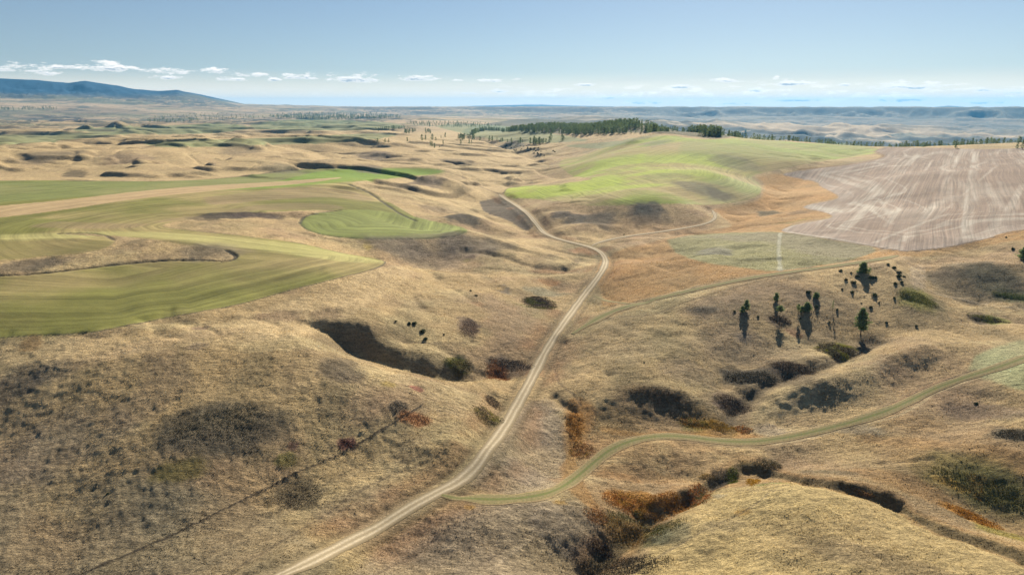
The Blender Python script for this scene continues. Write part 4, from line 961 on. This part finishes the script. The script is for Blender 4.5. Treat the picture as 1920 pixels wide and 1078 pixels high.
# thickets: each a patch of its own, twiggy clumps rooted in the ground
def thicket(u, v, ru, rv, h, col, label, dens=1.0, seed=0, size=.42, col2=None, cat="thicket", name="shrub_thicket"):
    rng = np.random.RandomState(seed + int(u))
    P = land([u, u, u], [v, v - rv, v + rv]); r0 = np.hypot(*P[0])
    rx = ru / 1350 * r0; ry = abs(np.hypot(*P[1]) - np.hypot(*P[2])) / 2
    ca, sa = P[0] / r0                                     # sin, cos of the azimuth
    n = int(min(30000, 26 * dens * rx * ry * 3.1)); h = h * .5; size = size * .6
    q = rng.uniform(-1.25, 1.25, (n * 2, 2)); x = P[0][0] + q[:, 0] * rx * sa + q[:, 1] * ry * ca; y = P[0][1] - q[:, 0] * rx * ca + q[:, 1] * ry * sa
    d = np.hypot(q[:, 0], q[:, 1]) + .36 * fbm(x / (rx * .5), y / (rx * .5), 3, seed + 5) + rng.uniform(-.25, .3, len(x)) 
    keep = (d < 1)
    x, y, d = x[keep], y[keep], d[keep]
    clump = .5 + .5 * vnoise(x / 1.3, y / 1.3, seed + 9)
    top = h * (1 - d ** 3 * .6) * (.35 + .75 * clump)
    z = ground(x, y) + top * rng.uniform(.15, 1, len(x)) ** .6
    V, F = rand_tris(np.stack([x, y, z], 1) - [P[0][0], P[0][1], ground(*P[0])], size * rng.uniform(.5, 1.25, len(x)), rng)
    c = np.array(col)[None] * rng.uniform(.6, 1.4, len(x))[:, None]
    if col2 is not None:
        k = sstep(-.1, .3, fbm(x / (rx * .6), y / (rx * .6), 3, seed + 21))[:, None]; c = c * (1 - k) + np.array(col2)[None] * rng.uniform(.6, 1.4, len(x))[:, None] * k
    o = np_mesh(name, V, F, M_SHRUB, np.repeat(c, 3, 0), smooth=False); o.location = (P[0][0], P[0][1], float(ground(*P[0])))
    return tag(o, label, cat)
BR, OR, OL, GY_, YE = (.085, .060, .042), (.33, .14, .03), (.10, .10, .028), (.17, .145, .11), (.26, .23, .035)
thicket(1011, 569, 33, 11, 1.5, (.075, .055, .04), "oval dark brown thicket on the flat left of the road", 1.3, 1, col2=(.11, .11, .03))
thicket(862, 685, 24, 11, 2.0, (.10, .08, .035), "olive brown thicket at the mouth of the shadowed gully", 1.3, 2, col2=(.17, .17, .03))
thicket(958, 686, 42, 11, 1.3, (.07, .055, .045), "dark thicket hugging the left side of the road below the gully", 1.1, 3)
thicket(932, 706, 22, 13, .9, (.30, .13, .05), "rust red thicket beside the dark one left of the road", 1.1, 4)
thicket(915, 782, 28, 13, 1.8, (.10, .085, .05), "domed olive thicket close to the road bend", 1.3, 5, col2=(.24, .21, .05))
thicket(922, 750, 14, 7, 1.3, BR, "small brown thicket upslope of the domed olive one", 1.2, 6)
thicket(1570, 655, 33, 12, 2.3, (.085, .065, .035), "round brown and yellow thicket below the lone pine", 1.5, 7, col2=(.26, .25, .03))
thicket(1488, 688, 42, 9, 2.0, BR, "long dark brown thicket in the draw below the hillside", 1.3, 8)
thicket(1405, 706, 44, 10, 1.6, (.06, .055, .04), "dark thicket at the left end of the draw", 1.2, 9)
thicket(1372, 762, 30, 18, 1.8, (.09, .065, .05), "purple brown thicket on the spur foot above the orange slope", 1.2, 10)
thicket(1462, 600, 18, 7, 1.2, BR, "dark brown thicket under the sparse flat-crowned pine", 1.3, 11)
thicket(1722, 558, 28, 9, 1.4, (.15, .15, .03), "yellow green thicket in the hollow behind the pale spur", 1.1, 12, col2=(.1, .08, .045))
thicket(1900, 556, 26, 5, 1.4, (.10, .13, .03), "bright green thicket at the right edge below the shaded hill", 1.2, 13)
thicket(1855, 600, 26, 6, 1.3, (.10, .075, .045), "brown and green thicket on the valley floor far right", 1.2, 14, col2=(.19, .2, .04))
thicket(1347, 910, 18, 15, 2.2, GY_, "pale grey leafless bush by the creek bend", 2.2, 15, size=.3, name="bare_bush", cat="bush")
thicket(1372, 900, 13, 9, 1.6, (.10, .12, .02), "green bush right behind the pale grey creek bush", 1.8, 16, name="creek_bush", cat="bush")
thicket(1442, 870, 24, 8, 1.1, (.12, .10, .05), "olive brown mound of brush below the grass track", 1.2, 17)
thicket(1180, 945, 50, 20, 1.0, OR, "large orange thicket on the creek bank, left of two", 1.1, 18, col2=(.4, .22, .04))
thicket(1255, 940, 46, 20, 1.0, (.34, .16, .03), "large orange thicket on the creek bank, right of two", 1.1, 19, col2=(.26, .10, .03))
thicket(1118, 970, 26, 13, 1.1, (.30, .15, .06), "low rust coloured bush left of the orange creek thickets", 1.2, 20)
thicket(1188, 1003, 88, 26, 1.0, (.12, .11, .035), "broad olive thicket below the orange creek thickets", .9, 21, col2=(.24, .14, .04))
thicket(1128, 1030, 24, 18, 2.0, (.05, .033, .028), "dark purple bush in the creek bottom near the lower edge", 2.0, 22, name="creek_bush", cat="bush")
thicket(1165, 1062, 90, 16, 1.6, (.055, .045, .03), "black brown thicket filling the creek bottom at the lower edge", 1.3, 23)
thicket(1300, 792, 34, 9, .9, (.20, .16, .03), "mustard brush left of the golden thicket under the spur", 1.1, 41, col2=(.3, .15, .03))
thicket(1392, 806, 20, 7, .9, (.34, .14, .03), "deep orange thicket right of the golden one under the spur", 1.2, 42)
thicket(1092, 845, 24, 14, .8, (.27, .13, .04), "rusty brush beside the inner bend of the grass track", 1.0, 43, col2=(.35, .22, .06))
thicket(1330, 895, 20, 6, .8, (.30, .2, .05), "tawny brush between the grass track and the pale grey bush", 1.0, 44)
thicket(1312, 935, 22, 13, 1.2, (.33, .13, .03), "burnt orange thicket at the right end of the creek bank row", 1.2, 45, col2=(.12, .1, .03))
thicket(1222, 968, 40, 9, 1.2, (.26, .13, .03), "dark orange brush in front of the two large orange thickets", 1.0, 46, col2=(.10, .1, .03))
thicket(1352, 800, 26, 9, .9, (.33, .2, .03), "golden thicket where the grass track bends below the spur", 1.2, 24)
thicket(1078, 800, 16, 26, .9, (.36, .18, .04), "upright orange thicket strip between road and grass track", 1.1, 25)
thicket(1235, 742, 50, 14, .9, (.14, .09, .05), "brown brush capping the shaded knoll above the grass track", .8, 26)
thicket(1840, 915, 80, 22, 1.0, (.12, .11, .035), "olive brush on the slope at the far right above the creek", .8, 27, col2=(.27, .15, .04))
thicket(1820, 968, 40, 8, 1.0, (.38, .18, .03), "bright orange thicket beside the creek at lower right", 1.3, 28)
thicket(1622, 927, 16, 5, .9, (.33, .18, .07), "single rust coloured bush beside the incised creek", 1.6, 29, name="creek_bush", cat="bush")
thicket(1412, 902, 12, 5, .8, (.42, .24, .03), "small golden bush above the incised creek", 1.6, 30, name="creek_bush", cat="bush")
thicket(1900, 814, 26, 9, 1.2, (.08, .065, .04), "dark brush clump at the right edge below the grass track", 1.3, 31)
thicket(403, 795, 95, 32, .45, (.085, .08, .055), "wide blackish patch of low scrub on the left foreground hill", .55, 35, size=.36, name="scrub_patch", cat="scrub")
thicket(562, 930, 44, 24, .5, (.085, .065, .04), "brown patch of low scrub between the cattle path and the road", .6, 36, size=.36, name="scrub_patch", cat="scrub")
thicket(650, 832, 17, 9, .5, (.15, .06, .05), "crimson patch of low scrub touching the cattle path", .9, 37, name="scrub_patch", cat="scrub")
thicket(782, 786, 32, 11, .45, (.28, .13, .06), "rust orange patch of low scrub on the left hill", .9, 38, name="scrub_patch", cat="scrub")
thicket(748, 762, 19, 9, .5, (.10, .085, .065), "grey patch of low scrub left of the rust orange one", .8, 39, name="scrub_patch", cat="scrub")
thicket(880, 615, 17, 17, .6, (.12, .08, .06), "purplish patch of scrub on the slope above the gully mouth", .8, 40, name="scrub_patch", cat="scrub")

# ------------------------------------------------------------------ distant pines
PINE_ME = []
for s_ in range(6):
    T_, Cw, col = pine_parts(h=13, rad_=(3.1, 3.6, 2.8, 3.8, 2.5, 3.3)[s_], start=.16, seed=60 + s_, whorls=8, clumps=4, per=3, size=.85)
    V, F = join([T_, Cw]); cc = np.concatenate([np.repeat(BARK_COL, len(T_[0]), 0), col * .78])
    PINE_ME.append((V, F, cc))
def dpine_me(k):
    o = np_mesh("pine_tree", PINE_ME[k][0], PINE_ME[k][1], M_NEEDLE, PINE_ME[k][2], smooth=False); me = o.data; bpy.data.objects.remove(o); return me
DP = [dpine_me(k) for k in range(6)]
n_pines = 0
def dpine(x, y, h, label, group):
    global n_pines
    o = bpy.data.objects.new("pine_tree", DP[random.randrange(6)]); C.objects.link(o)
    s = h / 13; o.location = (x, y, float(ground(x, y)) - .2); o.rotation_euler = (0, 0, random.uniform(0, 6.28)); o.scale = (s * random.uniform(.85, 1.2), s * random.uniform(.85, 1.2), s)
    n_pines += 1
    return tag(o, label, "pine tree", group)
def at_pix(u, v): p = land([u], [v], rmin=600)[0]; return p[0], p[1]
for u, v, h, lb in ((791, 264, 13, "pine on the tan knoll, leftmost of its loose row"), (798, 263, 11, "second pine from the left on the tan knoll"), (811, 263, 14, "tallest pine on the tan knoll"), (817, 264, 8, "small pine right of the tallest one on the tan knoll"),
    (807, 274, 10, "left pine of the pair on the tan slope below the knoll"), (810, 275, 10, "right pine of the pair on the tan slope below the knoll"), (815, 278, 9, "pine just downslope of the pair below the knoll"), (824, 277, 5, "tiny pine on the tan slope right of the pair"),
    (831, 271, 8, "small pine on the bare knoll top"), (835, 258, 13, "lone pine between the two groves"), (827, 259, 7, "small pine beside the lone pine between the groves"), (864, 270, 9, "pine below the dense grove"), (880, 270, 9, "left pine at the head of the dark hollow"), (884, 270, 8, "right pine at the head of the dark hollow"),
    (1054, 264, 13, "lone pine on the green strip in front of the forest"), (1057, 263, 9, "smaller pine beside the lone pine on the green strip"), (1030, 267, 12, "pine on the ridge just right of the wooded dip"), (1033, 264, 16, "tall pine on the ridge just right of the wooded dip"),
    (708, 267, 7, "tiny pine on the tan ridge far left of the knoll"), (722, 267, 6, "left tiny pine of a distant pair on the tan ridge"), (729, 267, 7, "right tiny pine of a distant pair on the tan ridge"), (764, 266, 9, "low dark pine clump on the tan ridge"), (1792, 278, 9, "lone dark bushy pine at the far edge of the brown field"), (1907, 279, 8, "left dark pine on the skyline at the right edge"), (1917, 280, 10, "right dark pine on the skyline at the right edge")):
    x, y = at_pix(u, v); dpine(x, y, h, lb, None)
def scatter_px(poly, n, hmin, hmax, label, group, rng):
    q = parse(poly); k = 0; out = []
    while k < n:
        u = rng.uniform(q[:, 0].min(), q[:, 0].max()); v = rng.uniform(q[:, 1].min(), q[:, 1].max())
        c = False; m = len(q)
        for i in range(m):
            a, b = q[i], q[(i + 1) % m]
            if (a[1] > v) != (b[1] > v) and u < (b[0] - a[0]) * (v - a[1]) / (b[1] - a[1]) + a[0]: c = not c
        if not c: continue
        x, y = at_pix(u, v); k += 1
        if label: dpine(x, y, rng.uniform(hmin, hmax), label, group)
        else: out.append((x, y, rng.uniform(hmin, hmax)))
    return out
rngF = np.random.RandomState(21)
scatter_px("752 252|758 247|780 246|783 250", 16, 9, 13, "pine in the dense dark grove on the far knoll crest", "pines of the knoll crest grove", rngF)
scatter_px("795 251|797 246|804 247|813 251", 9, 9, 13, "pine in the small loose grove right of the dense knoll grove", "pines of the small loose grove", rngF)
scatter_px("857 261|862 257|880 258|895 260|890 263|870 264", 18, 10, 14, "pine in the grove in front of the green strip", "pines of the grove before the green strip", rngF)
scatter_px("897 264|905 261|950 265|985 268|980 270|940 268", 15, 7, 12, "pine of the open row along the dark hollow", "pines of the open row", rngF)
scatter_px("990 272|1000 266|1020 265|1026 268|1010 274", 18, 9, 13, "pine in the wooded dip before the forest", "pines of the wooded dip", rngF)
# the forest: first its front rows, one by one, the rest as one mass
def in_band(n, a0, a1, r0f, r1f, rng):
    a = rng.uniform(a0, a1, n); t = rng.uniform(0, 1, n) ** .8
    r = r0f(a) + (r1f(a) - r0f(a)) * t; return r * np.sin(a), r * np.cos(a), t
def azpx(u): x, f, w = ray(u, 255); return math.atan2(x, f)
fr = land_line("880 256|905 247|940 247|1000 250|1040 251|1077 254|1128 254|1190 251|1218 250|1252 254|1274 257|1312 260|1340 262|1359 256|1396 255", 12)
fa, fl_ = lr(fr[:, 0], fr[:, 1]); o_ = np.argsort(fa); fa, flr = fa[o_], np.exp(fl_[o_])
front = lambda a: np.interp(a, fa, flr)
depth_a = [azpx(u) for u in (880, 940, 1000, 1100, 1230, 1300, 1396)]
depth = lambda a: front(a) + np.interp(a, depth_a, (60, 200, 330, 420, 380, 220, 120))
x, y, t = in_band(4200, azpx(885), azpx(1400), front, depth, rngF)
keep = fbm(x / 60, y / 60, 2, 301) > np.where(np.arctan2(x, y) > azpx(1232), .2, np.where(np.arctan2(x, y) < azpx(1010), .0, -.3))
x, y, t = x[keep], y[keep], t[keep]
tail_a0, tail_a1 = azpx(1225), azpx(1935)
# behind the skyline of the fields to the right
cols = np.searchsorted(AZ, np.linspace(tail_a0, tail_a1, 60)); crest = []
for c_i in cols:
    rr = (GR[:, c_i] > 900) & (GR[:, c_i] < 1700); el2 = np.where(rr, (H[:, c_i] - CAM_H) / GR[:, c_i], -9); crest.append(GR[np.argmax(el2), c_i])
crest = np.array(crest); ca_ = np.linspace(tail_a0, tail_a1, 60)
ta = rngF.uniform(0, 1, 900) ** 1.15 * (tail_a1 - tail_a0) + tail_a0
tr_ = np.interp(ta, ca_, crest) + 25 + rngF.uniform(0, 1, 900) ** .8 * 190 + 30 * vnoise(ta * 60, ta * 0, 5)
tx, ty = tr_ * np.sin(ta), tr_ * np.cos(ta)
order = np.argsort(np.hypot(x, y) - front(np.arctan2(x, y)))
left_of = 300 - n_pines - 12
take = order[:left_of - 60]; rest = order[left_of - 60:]
for i in take: dpine(x[i], y[i], rngF.uniform(7.5, 14), "dark pine in the front rows of the forest beyond the green hill", "pines in the front rows of the forest")
ot = np.argsort(tr_ - np.interp(ta, ca_, crest))
for i in ot[:60]: dpine(tx[i], ty[i], rngF.uniform(5.5, 10), "dark pine in the treeline along the far edge of the fields", "pines of the treeline behind the fields")
mass = [(x[i], y[i], rngF.uniform(6.5, 15)) for i in rest] + [(tx[i], ty[i], rngF.uniform(5, 10.5)) for i in ot[60:]]
def merge_pines(pts, name, label, light):
    Vs, Fs, Cs, o = [], [], [], 0
    for (px_, py_, h_) in pts:
        V, F, c = light[random.randrange(len(light))]
        s = h_ / 13; a = random.uniform(0, 6.28); ca, sa = math.cos(a), math.sin(a)
        Vr = np.stack([V[:, 0] * ca - V[:, 1] * sa, V[:, 0] * sa + V[:, 1] * ca, V[:, 2]], 1) * s + [px_, py_, float(ground(px_, py_)) - .2]
        Vs.append(Vr); Fs.append(F + o); Cs.append(c * random.uniform(.8, 1.2)); o += len(V)
    ob = np_mesh(name, np.concatenate(Vs), np.concatenate(Fs), M_NEEDLE, np.concatenate(Cs), 'stuff', smooth=False); ob["label"] = label; ob["category"] = "forest"
LIGHT = []
for s_ in range(5):
    T_, Cw, col = pine_parts(h=13, rad_=3.4 + .25 * s_, start=.14, seed=80 + s_, whorls=6, clumps=2, per=3, size=1.1)
    V, F = join([(T_[0], T_[1]), Cw]); LIGHT.append((V, F, np.concatenate([np.repeat(BARK_COL, len(T_[0]), 0), col * .78])))
merge_pines(mass, "pine_forest", "dark pine forest massed beyond the green hill, with its treeline trailing to the right", LIGHT)
far1 = scatter_px("495 218|560 213|700 212|752 218|750 222|640 226|560 224|520 222", 900, 12, 19, None, None, rngF)
far1 += scatter_px("260 229|300 217|380 214|480 215|500 222|400 226|330 231", 160, 9, 14, None, None, rngF)
far1 += scatter_px("755 232|800 229|880 231|950 236|890 240|800 238", 200, 8, 13, None, None, rngF) + scatter_px("0 204|100 202|110 206|0 208", 60, 14, 20, None, None, rngF) + scatter_px("700 244|760 238|770 240|705 247", 40, 8, 11, None, None, rngF)
merge_pines(far1, "distant_forest", "far-off belts of dark pines at the foot of the hazy plains", LIGHT)
# junipers scattered on the side of the dark hollow
for k in range(46):
    t_ = rngF.rand(); u = 946 + 95 * t_ + rngF.uniform(-4, 4); v = 272 + 14 * t_ + rngF.uniform(-3, 9)
    x_, y_ = at_pix(u, v); o = bpy.data.objects.new("juniper_bush", BUSH_ME[k % 5]); C.objects.link(o); s = rngF.uniform(.8, 1.7)
    o.location = (x_, y_, float(ground(x_, y_))); o.rotation_euler = (0, 0, k); o.scale = (s, s, s * .9)
    tag(o, "small dark juniper on the sunny flank of the dark hollow", "bush", "junipers on the flank of the dark hollow")

# ------------------------------------------------------------------ dry grass tussocks over the near slopes
rngT = np.random.RandomState(77)
NT = 230000
aT = rngT.uniform(rad(-43), rad(43), NT); rT = 105 * (430 / 105) ** (rngT.uniform(0, 1, NT) ** .9)
xT, yT = rT * np.sin(aT), rT * np.cos(aT)
iT = np.clip(((aT - AZ[0]) / (AZ[1] - AZ[0])).round().astype(int), 0, NA - 1); jT = np.clip(np.interp(np.log(rT), LR, np.arange(NL)).round().astype(int), 0, NL - 1)
keep = (ROADMASK[jT, iT] < .2) & (FIELDM[jT, iT] < .3) & (fbm(xT / 9, yT / 9, 3, 311) + rngT.uniform(-.3, .3, NT) > -.1)
xT, yT, iT, jT, rT = xT[keep], yT[keep], iT[keep], jT[keep], rT[keep]
nT = len(xT); hT = rngT.uniform(.10, .30, nT) * (1 + rT / 600); wT = hT * rngT.uniform(.5, 1.1, nT); th = rngT.uniform(0, math.pi, nT)
zT = ground(xT, yT) - .03
bx_, by_ = np.cos(th) * wT / 2, np.sin(th) * wT / 2
VT = np.stack([np.stack([xT - bx_, yT - by_, zT], 1), np.stack([xT + bx_, yT + by_, zT], 1), np.stack([xT + rngT.normal(size=nT) * hT * .3, yT + rngT.normal(size=nT) * hT * .3, zT + hT], 1)], 1).reshape(-1, 3)
cT = COL[jT, iT] * rngT.uniform(.95, 1.45, nT)[:, None]
go = np_mesh("dry_grass", VT, np.arange(3 * nT).reshape(-1, 3), M_TUFT, np.repeat(cT, 3, 0), 'stuff', smooth=False); go["label"] = "short dry grass tussocks over the near slopes"
# ------------------------------------------------------------------ sky tint and the thin veil and small clouds low over the horizon
HAZE = 3.2e-5
def wnode(k): return wn.new(k)
def wmath(op, a, b=None, c=None):
    m = wn.new("ShaderNodeMath"); m.operation = op
    for i, q in enumerate((a, b, c)):
        if q is None: continue
        if isinstance(q, (int, float)): m.inputs[i].default_value = q
        else: wl.new(q, m.inputs[i])
    return m.outputs[0]
def wmap(f, lo, hi, a, b, smooth=True):
    m = wn.new("ShaderNodeMapRange"); wl.new(f, m.inputs[0])
    if smooth: m.interpolation_type = 'SMOOTHSTEP'
    for i, q in enumerate((lo, hi, a, b)): m.inputs[i + 1].default_value = q
    return m.outputs[0]
wtc = wn.new("ShaderNodeTexCoord"); wsx = wn.new("ShaderNodeSeparateXYZ"); wl.new(wtc.outputs["Generated"], wsx.inputs[0])
el_ = wmath('ARCSINE', wsx.outputs[2]); az_ = wmath('ARCTAN2', wsx.outputs[0], wsx.outputs[1])
def wnoise(ka, ke, seed, detail=5, rough=.6):
    cb = wn.new("ShaderNodeCombineXYZ"); wl.new(wmath('MULTIPLY', az_, ka), cb.inputs[0]); wl.new(wmath('MULTIPLY', el_, ke), cb.inputs[1]); cb.inputs[2].default_value = seed
    t = wn.new("ShaderNodeTexNoise"); t.inputs["Scale"].default_value = 1; t.inputs["Detail"].default_value = detail; t.inputs["Roughness"].default_value = rough
    wl.new(cb.outputs[0], t.inputs[0]); return t.outputs["Fac"]
deg = math.pi / 180
veil = wmath('MULTIPLY', wmap(wnoise(5, 70, 3.1, 4), .35, .75, 0, 1), wmath('MULTIPLY', wmap(el_, .2 * deg, 1.2 * deg, .2, 1), wmap(el_, 1.6 * deg, 3.4 * deg, 1, 0)))
puff = wmath('MULTIPLY', wmap(wnoise(38, 190, 7.7, 6, .66), .50, .62, 0, 1), wmath('MULTIPLY', wmap(el_, .05 * deg, .4 * deg, .5, 1), wmap(el_, .9 * deg, 1.9 * deg, 1, 0)))
puff = wmath('MULTIPLY', puff, wmap(az_, -.12, .12, .12, 1))
bal = wn.new("ShaderNodeMix"); bal.data_type = 'RGBA'; bal.blend_type = 'MULTIPLY'; bal.inputs[0].default_value = 1
gm_ = wn.new("ShaderNodeGamma"); gm_.inputs[1].default_value = .87; wl.new(sky.outputs[0], gm_.inputs[0])
wl.new(gm_.outputs[0], bal.inputs[6]); bal.inputs[7].default_value = (.86, .90, .97, 1)
def wmix(f, a, colr):
    m = wn.new("ShaderNodeMix"); m.data_type = 'RGBA'; wl.new(f, m.inputs[0]); wl.new(a, m.inputs[6]); m.inputs[7].default_value = (*colr, 1); return m.outputs[2]

# the cumulus chain: each cloud a flat-based bank at its own bearing and height above the horizon
CLOUDS = [(-30, 92, 121, 138), (145, 250, 118, 135), (252, 357, 126, 140), (362, 432, 128, 139), (398, 462, 144, 153), (268, 340, 141, 150), (436, 510, 135, 146), (496, 530, 146, 153), (515, 602, 138, 150),
 (600, 735, 138, 156), (738, 832, 138, 153), (845, 870, 149, 153), (893, 950, 148, 155), (955, 980, 146, 151), (1297, 1396, 147, 156), (1418, 1530, 150, 162), (1444, 1462, 145, 160), (1565, 1600, 157, 162), (1398, 1438, 165, 175),
 (1618, 1790, 155, 170), (1780, 1872, 161, 173), (1858, 1990, 167, 181), (1250, 1312, 158, 167), (1074, 1120, 156, 162), (915, 955, 167, 175), (90, 146, 123, 130), (20, 130, 133, 142), (1090, 1200, 178, 188), (1440, 1560, 182, 192), (1620, 1760, 180, 192), (845, 900, 172, 178), (1150, 1300, 186, 197), (1330, 1440, 188, 198), (1790, 1900, 186, 196)]
nz = wnoise(40, 150, 1.7, 6, .7); nz_up = None
cbx = wn.new("ShaderNodeCombineXYZ"); wl.new(wmath('MULTIPLY', wmath('ADD', az_, .0006), 40), cbx.inputs[0]); wl.new(wmath('MULTIPLY', wmath('ADD', el_, .0018), 150), cbx.inputs[1]); cbx.inputs[2].default_value = 1.7
tz_ = wn.new("ShaderNodeTexNoise"); tz_.inputs["Scale"].default_value = 1; tz_.inputs["Detail"].default_value = 6; tz_.inputs["Roughness"].default_value = .7; wl.new(cbx.outputs[0], tz_.inputs[0])
field, lowf = None, None
for (u0, u1, vt, vb) in CLOUDS:
    x, f, w = ray((u0 + u1) / 2, vb - (vb - vt) * .35); a0 = math.atan2(x, f); e0 = math.atan(w / math.hypot(x, f))
    ra_ = (u1 - u0) / 2 / 1380 * math.cos(a0) ** 1.0 * 1.1; up_, dn_ = (vb - vt) * .75 / 1380 * 1.05, (vb - vt) * .35 / 1380 * 1.0
    da = wmath('DIVIDE', wmath('SUBTRACT', az_, a0), ra_); de = wmath('SUBTRACT', el_, e0)
    de2 = wmath('MAXIMUM', wmath('DIVIDE', de, up_), wmath('DIVIDE', de, -dn_))
    q = wmath('SUBTRACT', 1.0, wmath('ADD', wmath('MULTIPLY', da, da), wmath('MULTIPLY', de2, de2)))
    field = q if field is None else wmath('MAXIMUM', field, q)
    sh = wmath('MULTIPLY', wmath('MAXIMUM', q, 0.0), wmap(de, -dn_, up_ * .45, 1, 0))
    lowf = sh if lowf is None else wmath('MAXIMUM', lowf, sh)
dens = wmath('ADD', field, wmath('MULTIPLY', wmath('SUBTRACT', nz, .54), 5.5))
cm = wmap(dens, .1, 1.0, 0, .95)
lit = wmath('SUBTRACT', nz, tz_.outputs["Fac"])                  # billows: brighter where the cloud thins upwards
shade = wmath('MULTIPLY', wmap(wmath('ADD', wmath('MULTIPLY', lowf, 1.5), wmath('MULTIPLY', lit, -3.2)), .05, .7, 0, 1), wmap(dens, .5, 1.2, 0, 1))
c_ = wmix(wmath('MULTIPLY', veil, .45), bal.outputs[2], (6.6, 6.9, 6.9))
c_ = wmix(wmap(el_, .1 * deg, 2.8 * deg, 1, 0), c_, (14.0, 12.0, 8.8))
c_ = wmix(wmath('MULTIPLY', puff, .85), c_, (15, 13.6, 12))
cc_ = wn.new("ShaderNodeMix"); cc_.data_type = 'RGBA'; wl.new(shade, cc_.inputs[0]); cc_.inputs[6].default_value = (13, 12.3, 11.4, 1); cc_.inputs[7].default_value = (4.9, 5.4, 5.9, 1)
fin = wn.new("ShaderNodeMix"); fin.data_type = 'RGBA'; wl.new(cm, fin.inputs[0]); wl.new(c_, fin.inputs[6]); wl.new(cc_.outputs[2], fin.inputs[7])
wl.new(fin.outputs[2], w_bg.inputs[0]); wl.new(w_bg.outputs[0], w_out.inputs[0])
# ------------------------------------------------------------------ haze
bm = bmesh.new(); bmesh.ops.create_cube(bm, size=1)
zlo, zhi = float(H.min()) - 2, float(H.max()) + 25
for v in bm.verts: v.co = Vector((v.co.x * 67000, v.co.y * 67000, zlo if v.co.z < 0 else zhi))
me = bpy.data.meshes.new("haze"); bm.to_mesh(me); bm.free()
hz = bpy.data.objects.new("haze", me); C.objects.link(hz); hz["kind"] = "stuff"
hm = bpy.data.materials.new("haze"); hm.use_nodes = True; hn = hm.node_tree; hn.nodes.clear()
ho = hn.nodes.new("ShaderNodeOutputMaterial"); hv = hn.nodes.new("ShaderNodeVolumePrincipled")
hv.inputs["Color"].default_value = (.14, .46, .86, 1); hv.inputs["Density"].default_value = HAZE
hv.inputs["Anisotropy"].default_value = 0.22
hn.links.new(hv.outputs[0], ho.inputs["Volume"]); me.materials.append(hm)
print("haze box", zlo, zhi, "faces", sum(len(o.data.polygons) for o in bpy.data.objects if o.type == 'MESH'))
